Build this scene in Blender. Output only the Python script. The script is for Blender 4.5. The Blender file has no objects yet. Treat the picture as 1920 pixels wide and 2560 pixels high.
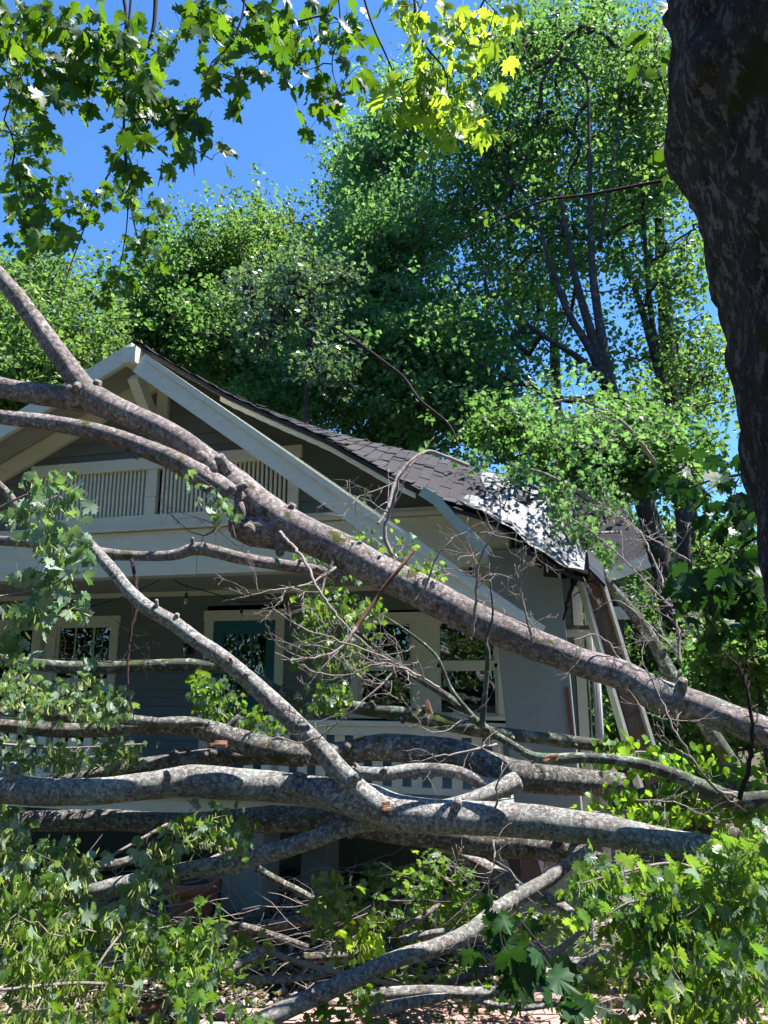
import bpy, math, random
import numpy as np
from mathutils import Vector, Matrix

# ------------------------------------------------------------------ camera, sky, sun, exposure
sc = bpy.context.scene
F = 1848.0                       # focal length in pixels of the 1920 x 2560 photograph
PITCH = math.atan(400 / F)
CZ = 2.55
cam = bpy.data.cameras.new('camera')
cam.sensor_fit = 'VERTICAL'; cam.sensor_height = 36.0; cam.lens = 36.0 * F / 2560
cam.clip_start = 0.05; cam.clip_end = 900
camo = bpy.data.objects.new('camera', cam)
camo.location = (0, 0, CZ); camo.rotation_euler = (math.pi / 2 + PITCH, 0, 0)
sc.collection.objects.link(camo); sc.camera = camo

SUN = Vector((0.42, 0.06, 0.905)).normalized()
sun_el = math.asin(SUN.z); sun_az = math.atan2(SUN.x, SUN.y)
w = bpy.data.worlds.new('World'); sc.world = w; w.use_nodes = True
nt = w.node_tree; nt.nodes.clear()
sky = nt.nodes.new('ShaderNodeTexSky'); sky.sky_type = 'NISHITA'; sky.sun_disc = False
sky.sun_elevation = sun_el; sky.sun_rotation = sun_az
sky.altitude = 900; sky.air_density = 1.15; sky.dust_density = 0.15; sky.ozone_density = 4.0
bg = nt.nodes.new('ShaderNodeBackground'); bg.inputs['Strength'].default_value = 0.072
wo = nt.nodes.new('ShaderNodeOutputWorld')
tint = nt.nodes.new('ShaderNodeMix'); tint.data_type = 'RGBA'; tint.blend_type = 'MULTIPLY'; tint.inputs['Factor'].default_value = 1; tint.inputs[7].default_value = (0.57, 0.92, 1.22, 1)   # the camera's deep blue rendering of a clear sky
nt.links.new(sky.outputs[0], tint.inputs[6]); nt.links.new(tint.outputs[2], bg.inputs[0]); nt.links.new(bg.outputs[0], wo.inputs[0])
sl = bpy.data.lights.new('sun', 'SUN'); sl.energy = 5.0; sl.angle = math.radians(0.5); sl.color = (1.0, 0.955, 0.90)
so = bpy.data.objects.new('sun', sl); so.rotation_euler = SUN.to_track_quat('Z', 'Y').to_euler()
so.location = (0, 0, 30); sc.collection.objects.link(so)
sc.view_settings.view_transform = 'Standard'; sc.view_settings.look = 'None'
sc.view_settings.gamma = 1; sc.view_settings.use_curve_mapping = False
sc.view_settings.exposure = 1.68
sc.cycles.max_bounces = 8; sc.cycles.transparent_max_bounces = 8; sc.cycles.transmission_bounces = 6

# ------------------------------------------------------------------ helpers
COL = sc.collection
rnd = random.Random(7)
NR = np.random.default_rng(11)
cp, sp_ = math.cos(PITCH), math.sin(PITCH)

def P(px, py, Y):
    """photo pixel + distance along the ground -> world point"""
    a = (px - 960) / F; b = (1280 - py) / F
    d = (a, cp - b * sp_, sp_ + b * cp)
    t = Y / d[1]
    return np.array((t * d[0], Y, CZ + t * d[2]))

TH = math.radians(15)
HO = ((610 - 960) / F * 10.7 * 0.98, 10.7)
HU = (math.cos(TH), -math.sin(TH)); HN = (-math.sin(TH), -math.cos(TH))
def hp(px, py, v):
    """photo pixel -> (u, z) on the plane v metres in front of the porch wall"""
    a = (px - 960) / F; b = (1280 - py) / F
    d = (a, cp - b * sp_, sp_ + b * cp)
    t = (v + HO[0] * HN[0] + HO[1] * HN[1]) / (d[0] * HN[0] + d[1] * HN[1])
    x, y = t * d[0], t * d[1]
    return (x - HO[0]) * HU[0] + (y - HO[1]) * HU[1], CZ + t * d[2]
def HW(u, v, z):
    return np.array((HO[0] + u * HU[0] + v * HN[0], HO[1] + u * HU[1] + v * HN[1], z))

def link(o, parent=None):
    COL.objects.link(o)
    if parent is not None: o.parent = parent
    return o
def tag(o, label=None, cat=None, group=None, kind=None):
    if label: o['label'] = label
    if cat: o['category'] = cat
    if group: o['group'] = group
    if kind: o['kind'] = kind
    return o
def empty(name, loc=(0, 0, 0), rz=0.0, label=None, cat=None, group=None):
    o = bpy.data.objects.new(name, None); o.location = tuple(float(c) for c in loc); o.rotation_euler = (0, 0, rz)
    o.empty_display_size = 0.2
    COL.objects.link(o); return tag(o, label, cat, group)

def np_mesh(name, V, Fa, mat, smooth=False, var=None, mats=None, midx=None):
    """V (n,3), Fa list of arrays (m,k) of face indices"""
    me = bpy.data.meshes.new(name)
    V = np.asarray(V, dtype=np.float32)
    me.vertices.add(len(V)); me.vertices.foreach_set('co', V.ravel())
    if isinstance(Fa, np.ndarray): Fa = [Fa]
    loops = np.concatenate([f.ravel() for f in Fa]).astype(np.int32)
    tot = np.concatenate([np.full(len(f), f.shape[1], dtype=np.int32) for f in Fa])
    st = np.concatenate([[0], np.cumsum(tot)[:-1]]).astype(np.int32)
    me.loops.add(len(loops)); me.loops.foreach_set('vertex_index', loops)
    me.polygons.add(len(tot)); me.polygons.foreach_set('loop_start', st); me.polygons.foreach_set('loop_total', tot)
    me.polygons.foreach_set('use_smooth', np.full(len(tot), bool(smooth)))
    if var is not None:
        at = me.attributes.new('var', 'FLOAT', 'POINT'); at.data.foreach_set('value', np.asarray(var, dtype=np.float32))
    if mats:
        for m in mats: me.materials.append(m)
        if midx is not None: me.polygons.foreach_set('material_index', np.asarray(midx, dtype=np.int32))
    else:
        me.materials.append(mat)
    me.update(calc_edges=True); me.validate()
    return me
def obj(name, me, parent=None):
    return link(bpy.data.objects.new(name, me), parent)

class MB:
    def __init__(s): s.v = []; s.f = {}; s.n = 0; s.var = []
    def add(s, V, Fl, var=0.0):
        V = np.asarray(V, dtype=float).reshape(-1, 3)
        for f in (Fl if isinstance(Fl, list) else [Fl]):
            f = np.asarray(f)
            s.f.setdefault(f.shape[1], []).append(f + s.n)
        s.v.append(V); s.n += len(V); s.var.append(np.full(len(V), var) if np.isscalar(var) else np.asarray(var))
    BF = np.array([[0, 3, 2, 1], [4, 5, 6, 7], [0, 1, 5, 4], [1, 2, 6, 5], [2, 3, 7, 6], [3, 0, 4, 7]])
    def hexa(s, p, var=0.0): s.add(p, MB.BF, var)
    def box(s, x0, x1, y0, y1, z0, z1, var=0.0):
        s.hexa([(x0, y0, z0), (x1, y0, z0), (x1, y1, z0), (x0, y1, z0), (x0, y0, z1), (x1, y0, z1), (x1, y1, z1), (x0, y1, z1)], var)
    def ub(s, u0, u1, v0, v1, z0, z1, var=0.0): s.box(u0, u1, -v1, -v0, z0, z1, var)        # house coordinates, v towards the street
    def bar(s, a, b, w, h, up=(0, 0, 1), ends=None):
        """box beam from a to b, width w across, h along up"""
        a = np.array(a, float); b = np.array(b, float); d = b - a; d /= np.linalg.norm(d)
        up = np.array(up, float); sd = np.cross(d, up); sd /= np.linalg.norm(sd); up = np.cross(sd, d)
        p = []
        for c in (a, b):
            for i, j in ((-1, -1), (1, -1), (1, 1), (-1, 1)): p.append(c + sd * w / 2 * i + up * h / 2 * j)
        s.hexa(p)
    def tube(s, pts, rad, sides=8, lump=0.0, cap=True, res=None, seed=0, var=0.0):
        pts = np.asarray(pts, float); rad = np.asarray(rad, float) * np.ones(len(pts))
        if res: pts, rad = resample(pts, rad, res)
        n = len(pts)
        T = np.gradient(pts, axis=0); T /= np.linalg.norm(T, axis=1)[:, None] + 1e-9
        up = np.array((0.13, 0.21, 0.97)) if abs(T[0][2]) < 0.9 else np.array((0.9, 0.3, 0.1))
        N0 = np.cross(T[0], up); N0 /= np.linalg.norm(N0)
        N = np.zeros_like(pts); N[0] = N0
        for i in range(1, n):
            q = N[i - 1] - T[i] * np.dot(N[i - 1], T[i]); N[i] = q / (np.linalg.norm(q) + 1e-9)
        B = np.cross(T, N)
        a = np.arange(sides) * 2 * math.pi / sides
        ring = N[:, None, :] * np.cos(a)[None, :, None] + B[:, None, :] * np.sin(a)[None, :, None]
        R = rad[:, None] * np.ones((1, sides))
        if lump:
            q = (pts[:, None, :] + ring * rad[:, None, None]).reshape(-1, 3)
            R = R * (1 + lump * snoise(q, 4.5, seed).reshape(n, sides) + lump * 0.55 * snoise(q, 15, seed + 5).reshape(n, sides) + lump * 0.35 * snoise(q, 45, seed + 9).reshape(n, sides))
        V = (pts[:, None, :] + ring * R[:, :, None]).reshape(-1, 3)
        i = np.arange(n - 1)[:, None] * sides; j = np.arange(sides)[None, :]; k = (j + 1) % sides
        f = np.stack([i + j, i + k, i + sides + k, i + sides + j], -1).reshape(-1, 4)
        fl = [f]
        if cap:
            V = np.vstack([V, pts[:1], pts[-1:]]); c0 = n * sides; jj = np.arange(sides); kk = (jj + 1) % sides
            fl.append(np.stack([np.full(sides, c0), kk, jj], -1)); e = (n - 1) * sides
            fl.append(np.stack([np.full(sides, c0 + 1), e + jj, e + kk], -1))
        s.add(V, fl, var)
    def lathe(s, prof, c=(0, 0, 0), sides=24):
        a = np.arange(sides) * 2 * math.pi / sides; V = []
        for r, z in prof: V.append(np.stack([c[0] + r * np.cos(a), c[1] + r * np.sin(a), np.full(sides, c[2] + z)], -1))
        V = np.concatenate(V); n = len(prof)
        i = np.arange(n - 1)[:, None] * sides; j = np.arange(sides)[None, :]; k = (j + 1) % sides
        s.add(V, np.stack([i + j, i + k, i + sides + k, i + sides + j], -1).reshape(-1, 4))
    def build(s, name, mat, parent=None, smooth=False):
        V = np.concatenate(s.v); fl = [np.concatenate(f) for f in s.f.values()]
        return obj(name, np_mesh(name, V, fl, mat, smooth, np.concatenate(s.var)), parent)

def snoise(q, freq, seed=0):
    r = np.random.default_rng(100 + seed); o = np.zeros(len(q))
    for k in range(7):
        d = r.normal(size=3); d /= np.linalg.norm(d)
        o += np.sin(q @ d * freq * (0.6 + 0.9 * r.random()) + r.random() * 6.28 + 1.5 * np.sin(q @ r.normal(size=3) * freq * .4))
    return o / 3.2

def resample(pts, rad, step):
    pts = np.asarray(pts, float); n = len(pts)
    if n == 2: 
        m = max(2, int(np.linalg.norm(pts[1] - pts[0]) / step)); t = np.linspace(0, 1, m)[:, None]
        return pts[0] * (1 - t) + pts[1] * t, rad[0] * (1 - t[:, 0]) + rad[1] * t[:, 0]
    ext = np.vstack([2 * pts[0] - pts[1], pts, 2 * pts[-1] - pts[-2]]); er = np.concatenate([[rad[0]], rad, [rad[-1]]])
    out = []; ro = []
    for i in range(1, n):
        p0, p1, p2, p3 = ext[i - 1], ext[i], ext[i + 1], ext[i + 2]
        m = max(1, int(round(np.linalg.norm(p2 - p1) / step)))
        for t in np.arange(m) / m:
            out.append(0.5 * ((2 * p1) + (-p0 + p2) * t + (2 * p0 - 5 * p1 + 4 * p2 - p3) * t * t + (-p0 + 3 * p1 - 3 * p2 + p3) * t ** 3))
            ro.append(er[i] * (1 - t) + er[i + 1] * t)
    out.append(pts[-1]); ro.append(rad[-1])
    return np.array(out), np.array(ro)

# ------------------------------------------------------------------ materials
def new_mat(name):
    m = bpy.data.materials.new(name); m.use_nodes = True; t = m.node_tree; t.nodes.clear()
    out = t.nodes.new('ShaderNodeOutputMaterial'); return m, t, out
def node(t, kind, **kw):
    n = t.nodes.new('ShaderNode' + kind)
    for k, v in kw.items():
        if k.startswith('i_'): n.inputs[k[2:].replace('_', ' ')].default_value = v
        else: setattr(n, k, v)
    return n
def ramp(t, src, stops):
    r = node(t, 'ValToRGB'); e = r.color_ramp.elements
    e[0].position = stops[0][0]; e[0].color = (*stops[0][1], 1)
    e[1].position = stops[-1][0]; e[1].color = (*stops[-1][1], 1)
    for p, c in stops[1:-1]:
        x = e.new(p); x.color = (*c, 1)
    t.links.new(src, r.inputs[0]); return r.outputs[0]
def g(x): return (x, x, x)
def mix(t, fac, a, b):
    m = node(t, 'Mix', data_type='RGBA')
    if isinstance(fac, (int, float)): m.inputs['Factor'].default_value = fac
    else: t.links.new(fac, m.inputs['Factor'])
    for i, c in ((6, a), (7, b)):
        if isinstance(c, tuple): m.inputs[i].default_value = (*c, 1)
        else: t.links.new(c, m.inputs[i])
    return m.outputs[2]
def noise(t, co, scale, detail=6, rough=0.6, vec=None):
    n = node(t, 'TexNoise'); n.inputs['Scale'].default_value = scale; n.inputs['Detail'].default_value = detail
    n.inputs['Roughness'].default_value = rough; t.links.new(co, n.inputs['Vector']); return n.outputs['Fac']
def mapping(t, scale):
    tc = node(t, 'TexCoord'); mp = node(t, 'Mapping'); mp.inputs['Scale'].default_value = scale
    t.links.new(tc.outputs['Object'], mp.inputs[0]); return mp.outputs[0]

def rand_src(t):
    oi = node(t, 'ObjectInfo'); at = node(t, 'Attribute', attribute_name='var')
    a = node(t, 'Math', operation='ADD'); t.links.new(oi.outputs['Random'], a.inputs[0]); t.links.new(at.outputs['Fac'], a.inputs[1])
    fr = node(t, 'Math', operation='FRACT'); t.links.new(a.outputs[0], fr.inputs[0]); return fr.outputs[0]

def leaf_mat(name, c1, c2, tr1, tr2, fac=0.45, rough=0.45, under=None, spec=0.28):
    m, t, out = new_mat(name); r = rand_src(t)
    base = mix(t, r, c1, c2); trc = mix(t, r, tr1, tr2)
    if under:
        ge = node(t, 'NewGeometry'); base = mix(t, ge.outputs['Backfacing'], base, under)
    b = node(t, 'BsdfPrincipled'); b.inputs['Roughness'].default_value = rough; b.inputs['Specular IOR Level'].default_value = spec
    t.links.new(base, b.inputs['Base Color'])
    tl = node(t, 'BsdfTranslucent'); t.links.new(trc, tl.inputs[0])
    mx = node(t, 'MixShader'); mx.inputs[0].default_value = fac
    t.links.new(b.outputs[0], mx.inputs[1]); t.links.new(tl.outputs[0], mx.inputs[2]); t.links.new(mx.outputs[0], out.inputs[0])
    return m

def bark_mat(name, dark, mid, lichen, lichen2, amount=0.5, moss=0.0, scale=1.0, bump=0.8, pink=None, stretch=None, dist=0.025):
    m, t, out = new_mat(name)
    co = mapping(t, stretch or (1, 1, 1))
    n1 = noise(t, co, 5 * scale, 10, 0.68); n2 = noise(t, co, 11 * scale, 12, 0.75); n3 = noise(t, co, 60 * scale, 6, 0.7); n4 = noise(t, co, 3.1 * scale, 8, 0.65)
    c = ramp(t, n3, [(0.30, tuple(x * .45 for x in dark)), (0.48, dark), (0.66, mid)])
    c2 = ramp(t, n1, [(0.38, dark), (0.6, mid)])
    c = mix(t, 0.5, c, c2)
    if pink:
        pm = ramp(t, noise(t, co, 9 * scale, 8, 0.7), [(0.45, g(0)), (0.62, g(1))]); c = mix(t, pm, c, pink)
    lo = 0.62 - 0.16 * amount
    k2 = ramp(t, n4, [(lo + .0, g(0)), (lo + .035, g(.85))]); c = mix(t, k2, c, lichen2)
    k1 = ramp(t, n2, [(lo, g(0)), (lo + .03, g(1))]); c = mix(t, k1, c, lichen)
    pt = ramp(t, noise(t, co, 1.6, 5, 0.6), [(0.40, g(0)), (0.60, g(.38))]); c = mix(t, pt, c, tuple(x * .8 for x in dark))
    # dark crevices and flecks
    cr = ramp(t, noise(t, co, 28 * scale, 10, 0.8), [(0.34, g(1)), (0.42, g(0))]); c = mix(t, cr, c, tuple(x * .3 for x in dark))
    if moss:
        mo = ramp(t, noise(t, co, 2.2 * scale, 6, 0.6), [(0.60 - .1 * moss, g(0)), (0.66 - .1 * moss, g(1))]); c = mix(t, mo, c, (0.075, 0.085, 0.018))
    b = node(t, 'BsdfPrincipled'); b.inputs['Roughness'].default_value = 0.9; b.inputs['Specular IOR Level'].default_value = 0.25
    t.links.new(c, b.inputs['Base Color'])
    bp = node(t, 'Bump'); bp.inputs['Strength'].default_value = bump; bp.inputs['Distance'].default_value = dist
    ad = node(t, 'Math', operation='ADD'); t.links.new(n3, ad.inputs[0]); t.links.new(n2, ad.inputs[1])
    t.links.new(ad.outputs[0], bp.inputs['Height']); t.links.new(bp.outputs[0], b.inputs['Normal'])
    t.links.new(b.outputs[0], out.inputs[0]); return m

def paint_mat(name, col, col2=None, dirt=(0.06, 0.055, 0.045), dirt_amt=0.15, rough=0.6, grain=0.1, scale=6, vary=0.0, stretch=(1, 1, 1)):
    m, t, out = new_mat(name); co = mapping(t, stretch)
    n = noise(t, co, scale, 8, 0.65)
    c = mix(t, ramp(t, n, [(0.35, g(0)), (0.7, g(1))]), col, col2 or tuple(x * .88 for x in col))
    if vary:
        r = rand_src(t); c = mix(t, ramp(t, r, [(0, g(0)), (1, g(vary))]), c, tuple(x * .55 for x in col))
    d = ramp(t, noise(t, co, scale * 2.7, 12, 0.78), [(0.60 - .25 * dirt_amt, g(0)), (0.72, g(min(1, dirt_amt * 2.4)))]); c = mix(t, d, c, dirt)
    b = node(t, 'BsdfPrincipled'); b.inputs['Roughness'].default_value = rough; t.links.new(c, b.inputs['Base Color'])
    bp = node(t, 'Bump'); bp.inputs['Strength'].default_value = grain; bp.inputs['Distance'].default_value = 0.01
    t.links.new(noise(t, co, 45, 6, 0.7), bp.inputs['Height']); t.links.new(bp.outputs[0], b.inputs['Normal'])
    t.links.new(b.outputs[0], out.inputs[0]); return m

def plain(name, col, rough=0.5, metal=0.0):
    m, t, out = new_mat(name); b = node(t, 'BsdfPrincipled'); b.inputs['Base Color'].default_value = (*col, 1)
    co = mapping(t, (1, 1, 1)); rr = node(t, 'MapRange'); rr.inputs['To Min'].default_value = rough * .8; rr.inputs['To Max'].default_value = min(1, rough * 1.25)
    t.links.new(noise(t, co, 20, 5), rr.inputs[0]); t.links.new(rr.outputs[0], b.inputs['Roughness'])
    b.inputs['Metallic'].default_value = metal; t.links.new(b.outputs[0], out.inputs[0]); return m

M = {}
M['white'] = paint_mat('white_paint', (0.76, 0.74, 0.58), (0.68, 0.66, 0.52), dirt=(0.25, 0.24, 0.18), dirt_amt=0.18, scale=5, stretch=(1, 1, 2))
M['trim'] = paint_mat('weathered_white_paint', (0.73, 0.71, 0.56), (0.62, 0.61, 0.48), dirt=(0.12, 0.115, 0.08), dirt_amt=0.2, scale=7, stretch=(1, 1, 3))
M['pale_green'] = paint_mat('pale_green_primer', (0.36, 0.46, 0.39), (0.30, 0.40, 0.33), dirt_amt=0.1)
M['siding'] = paint_mat('grey_green_siding', (0.185, 0.215, 0.20), (0.16, 0.19, 0.178), dirt_amt=0.08, scale=2.5, vary=0.22, grain=0.2, stretch=(1, 1, 6))
M['gable'] = paint_mat('dark_grey_siding', (0.155, 0.168, 0.145), (0.135, 0.148, 0.128), dirt_amt=0.06, scale=2.5, vary=0.2, grain=0.2, stretch=(1, 1, 6))
M['stucco'] = paint_mat('grey_blue_stucco', (0.28, 0.325, 0.295), (0.245, 0.285, 0.26), dirt=(0.12, 0.13, 0.12), dirt_amt=0.22, rough=0.85, grain=0.5, scale=1.6)
M['soffit'] = paint_mat('soffit_boards', (0.40, 0.40, 0.36), (0.34, 0.34, 0.31), dirt_amt=0.12, scale=4)
M['teal'] = paint_mat('teal_paint', (0.008, 0.125, 0.165), (0.007, 0.105, 0.145), dirt_amt=0.02, rough=0.6)
M['shingle'] = paint_mat('grey_asphalt_shingle', (0.044, 0.040, 0.046), (0.026, 0.024, 0.028), dirt=(0.08, 0.074, 0.078), dirt_amt=0.2, rough=0.95, grain=0.8, scale=30, vary=0.7)
M['felt'] = paint_mat('black_roofing_felt', (0.022, 0.021, 0.022), rough=0.9, dirt=(0.06, 0.05, 0.045), dirt_amt=0.2)
M['wood'] = paint_mat('raw_brown_wood', (0.26, 0.165, 0.095), (0.17, 0.10, 0.055), dirt=(0.06, 0.035, 0.02), dirt_amt=0.4, rough=0.85, grain=0.7, scale=5, stretch=(4, 4, .7))
M['fresh_wood'] = paint_mat('freshly_split_wood', (0.50, 0.30, 0.20), (0.36, 0.17, 0.10), dirt=(0.16, 0.07, 0.04), dirt_amt=0.4, rough=0.8, grain=0.9, scale=14, stretch=(.5, 4, 4))
M['oldwood'] = paint_mat('grey_weathered_wood', (0.16, 0.13, 0.10), (0.09, 0.075, 0.06), dirt_amt=0.4, rough=0.9, grain=0.5)
M['iron'] = plain('black_iron', (0.015, 0.014, 0.014), 0.5)
M['black_metal'] = paint_mat('sooty_black_metal', (0.030, 0.027, 0.036), (0.05, 0.045, 0.055), dirt=(0.20, 0.09, 0.07), dirt_amt=0.12, rough=0.42, scale=8)
M['room'] = plain('dark_room', (0.035, 0.035, 0.036), 0.9)
M['blind'] = plain('window_blind', (0.13, 0.14, 0.13), 0.8)
M['terracotta'] = paint_mat('terracotta', (0.33, 0.135, 0.085), (0.26, 0.11, 0.075), dirt=(0.35, 0.26, 0.21), dirt_amt=0.25, rough=0.8, grain=0.3)
M['soil'] = paint_mat('dark_soil', (0.04, 0.030, 0.02), (0.060, 0.052, 0.032), dirt=(0.045, 0.075, 0.02), dirt_amt=0.55, rough=1, grain=1, scale=9)
M['brick'] = paint_mat('pinkish_brick_paver', (0.44, 0.27, 0.235), (0.34, 0.20, 0.175), dirt=(0.20, 0.15, 0.13), dirt_amt=0.35, rough=0.9, grain=0.6, scale=11, vary=0.5)
M['stone'] = paint_mat('pale_gravel_stone', (0.44, 0.39, 0.36), (0.30, 0.265, 0.245), dirt=(0.18, 0.15, 0.13), dirt_amt=0.1, rough=0.85, grain=0.4, scale=18, vary=0.9)
M['slab'] = paint_mat('sandstone_edging', (0.33, 0.23, 0.19), (0.24, 0.17, 0.15), dirt=(0.10, 0.085, 0.07), dirt_amt=0.4, rough=0.9, grain=0.9, scale=7)
M['downspout'] = paint_mat('white_metal_downspout', (0.48, 0.49, 0.47), rough=0.4, dirt_amt=0.12)

def glass_mat():
    m, t, out = new_mat('window_glass')
    fr = node(t, 'Fresnel'); fr.inputs['IOR'].default_value = 1.9
    tr = node(t, 'BsdfTransparent'); tr.inputs[0].default_value = (0.72, 0.76, 0.76, 1)
    gl = node(t, 'BsdfGlossy'); gl.inputs['Roughness'].default_value = 0.01; gl.inputs['Color'].default_value = (0.95, 0.97, 1, 1)
    co = mapping(t, (1, 1, 1)); bp = node(t, 'Bump'); bp.inputs['Strength'].default_value = 0.06; bp.inputs['Distance'].default_value = 0.05
    t.links.new(noise(t, co, 2.5, 2), bp.inputs['Height']); t.links.new(bp.outputs[0], gl.inputs['Normal'])
    mx = node(t, 'MixShader'); t.links.new(fr.outputs[0], mx.inputs[0]); t.links.new(tr.outputs[0], mx.inputs[1]); t.links.new(gl.outputs[0], mx.inputs[2])
    t.links.new(mx.outputs[0], out.inputs[0]); return m
M['glass'] = glass_mat()
M['bulb'] = M['glass']

def wrap_mat():
    m, t, out = new_mat('white_printed_underlayment')
    at = node(t, 'Attribute', attribute_name='sheet')       # flat coordinates of the sheet, in metres
    sx = node(t, 'SeparateXYZ'); t.links.new(at.outputs['Vector'], sx.inputs[0])
    masks = []
    for ax, per in (('X', 0.19), ('Y', 0.19)):
        d = node(t, 'Math', operation='DIVIDE'); t.links.new(sx.outputs[ax], d.inputs[0]); d.inputs[1].default_value = per
        f = node(t, 'Math', operation='FRACT'); t.links.new(d.outputs[0], f.inputs[0])
        c = node(t, 'Math', operation='LESS_THAN'); t.links.new(f.outputs[0], c.inputs[0]); c.inputs[1].default_value = 0.085 if ax == 'X' else 0.07
        masks.append(c.outputs[0])
    mx = node(t, 'Math', operation='MAXIMUM'); t.links.new(masks[0], mx.inputs[0]); t.links.new(masks[1], mx.inputs[1])
    co = mapping(t, (1, 1, 1))
    c = mix(t, ramp(t, noise(t, co, 3, 6), [(0.35, g(0)), (0.65, g(1))]), (0.22, 0.23, 0.235), (0.15, 0.16, 0.17))
    c = mix(t, mx.outputs[0], c, (0.012, 0.014, 0.018))
    b = node(t, 'BsdfPrincipled'); b.inputs['Roughness'].default_value = 0.55; b.inputs['Specular IOR Level'].default_value = 0.3; t.links.new(c, b.inputs['Base Color'])
    bp = node(t, 'Bump'); bp.inputs['Strength'].default_value = 0.5; bp.inputs['Distance'].default_value = 0.03
    t.links.new(noise(t, co, 14, 7, 0.6), bp.inputs['Height']); t.links.new(bp.outputs[0], b.inputs['Normal'])
    t.links.new(b.outputs[0], out.inputs[0]); return m
M['wrap'] = wrap_mat()
M['ink'] = plain('dark_grey_print', (0.010, 0.012, 0.015), 0.9)

M['bark'] = bark_mat('lichen_grey_bark', (0.085, 0.070, 0.062), (0.36, 0.32, 0.305), (0.60, 0.60, 0.55), (0.30, 0.34, 0.305), 0.66, scale=3.6, pink=(0.38, 0.335, 0.33))
M['bark_pink'] = bark_mat('pinkish_grey_bark', (0.070, 0.050, 0.043), (0.36, 0.30, 0.285), (0.60, 0.56, 0.53), (0.21, 0.22, 0.195), 0.40, moss=0.06, scale=2.8, pink=(0.47, 0.395, 0.39))
M['bark_dark'] = bark_mat('dark_mottled_bark', (0.062, 0.050, 0.042), (0.28, 0.245, 0.225), (0.48, 0.48, 0.43), (0.22, 0.25, 0.215), 0.52, moss=0.12, scale=3.3)
M['bark_green'] = bark_mat('algae_green_bark', (0.06, 0.06, 0.045), (0.15, 0.15, 0.125), (0.30, 0.36, 0.28), (0.14, 0.20, 0.13), 0.55, moss=0.5, scale=1.4)
M['bark_near'] = bark_mat('coarse_brown_bark', (0.05, 0.038, 0.030), (0.27, 0.195, 0.155), (0.50, 0.38, 0.32), (0.15, 0.11, 0.09), 0.60, moss=0.2, scale=3.4, bump=1.0, stretch=(1, 1, .4), dist=.07)
M['bark_far'] = bark_mat('far_trunk_bark', (0.045, 0.036, 0.030), (0.12, 0.10, 0.088), (0.24, 0.24, 0.22), (0.09, 0.09, 0.08), 0.3, scale=.8)
M['twig'] = bark_mat('pale_dead_twig', (0.32, 0.26, 0.24), (0.52, 0.45, 0.42), (0.64, 0.60, 0.56), (0.46, 0.42, 0.39), 0.3, scale=4)
M['twig_red'] = bark_mat('reddish_bare_stick', (0.17, 0.075, 0.055), (0.32, 0.17, 0.13), (0.46, 0.33, 0.28), (0.30, 0.18, 0.14), 0.25, scale=4)
M['twig_dark'] = bark_mat('dark_live_twig', (0.035, 0.018, 0.022), (0.07, 0.045, 0.045), (0.12, 0.09, 0.085), (0.08, 0.06, 0.05), 0.2, scale=4)

M['lf_over'] = leaf_mat('shaded_maple_leaf', (0.030, 0.075, 0.014), (0.045, 0.105, 0.018), (0.10, 0.25, 0.012), (0.22, 0.40, 0.015), 0.42)  # shade put into the colour: darker copy of the overhead maple leaf
M['lf_bright'] = leaf_mat('sunlit_maple_leaf', (0.06, 0.13, 0.018), (0.085, 0.17, 0.022), (0.40, 0.60, 0.03), (0.55, 0.75, 0.05), 0.55)  # sunlight put into the colour: lighter copy of the same maple leaf
M['lf_fallen'] = leaf_mat('fallen_maple_leaf', (0.055, 0.125, 0.020), (0.105, 0.19, 0.035), (0.16, 0.36, 0.022), (0.36, 0.54, 0.04), 0.43, rough=0.34, under=(0.20, 0.28, 0.19))
M['lf_pale'] = leaf_mat('wilting_pale_leaf', (0.075, 0.15, 0.055), (0.13, 0.21, 0.09), (0.16, 0.32, 0.05), (0.30, 0.48, 0.08), 0.35, rough=0.38, under=(0.26, 0.34, 0.26))
M['lf_dark'] = leaf_mat('deep_shade_leaf', (0.018, 0.055, 0.018), (0.025, 0.075, 0.02), (0.03, 0.10, 0.012), (0.05, 0.15, 0.015), 0.3, rough=0.5)  # shade put into a darker leaf colour, used on the mirrored treeline too
M['lf_vine'] = leaf_mat('bright_vine_leaf', (0.07, 0.17, 0.02), (0.10, 0.22, 0.028), (0.30, 0.55, 0.03), (0.42, 0.66, 0.04), 0.42)
M['lf_treeA'] = leaf_mat('bright_tree_leaf', (0.065, 0.125, 0.032), (0.115, 0.19, 0.052), (0.15, 0.30, 0.045), (0.26, 0.44, 0.08), 0.46, spec=0.3)
M['lf_treeB'] = leaf_mat('mid_tree_leaf', (0.050, 0.110, 0.036), (0.090, 0.160, 0.052), (0.12, 0.27, 0.045), (0.20, 0.38, 0.07), 0.48, spec=0.3)
M['lf_treeC'] = leaf_mat('deep_green_tree_leaf', (0.070, 0.150, 0.060), (0.110, 0.205, 0.078), (0.15, 0.34, 0.075), (0.23, 0.44, 0.095), 0.5, spec=0.3)
M['lf_silver'] = leaf_mat('glossy_pale_tree_leaf', (0.05, 0.115, 0.045), (0.10, 0.17, 0.075), (0.14, 0.28, 0.06), (0.24, 0.38, 0.10), 0.35, rough=0.2, under=(0.15, 0.21, 0.14), spec=1.0)
M['key'] = leaf_mat('pale_green_seed_key', (0.26, 0.34, 0.08), (0.38, 0.45, 0.13), (0.40, 0.52, 0.08), (0.5, 0.6, 0.12), 0.4)
M['litter'] = leaf_mat('leaf_litter', (0.06, 0.10, 0.02), (0.22, 0.15, 0.085), (0.10, 0.2, 0.02), (0.2, 0.16, 0.05), 0.25, rough=0.7)
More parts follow.
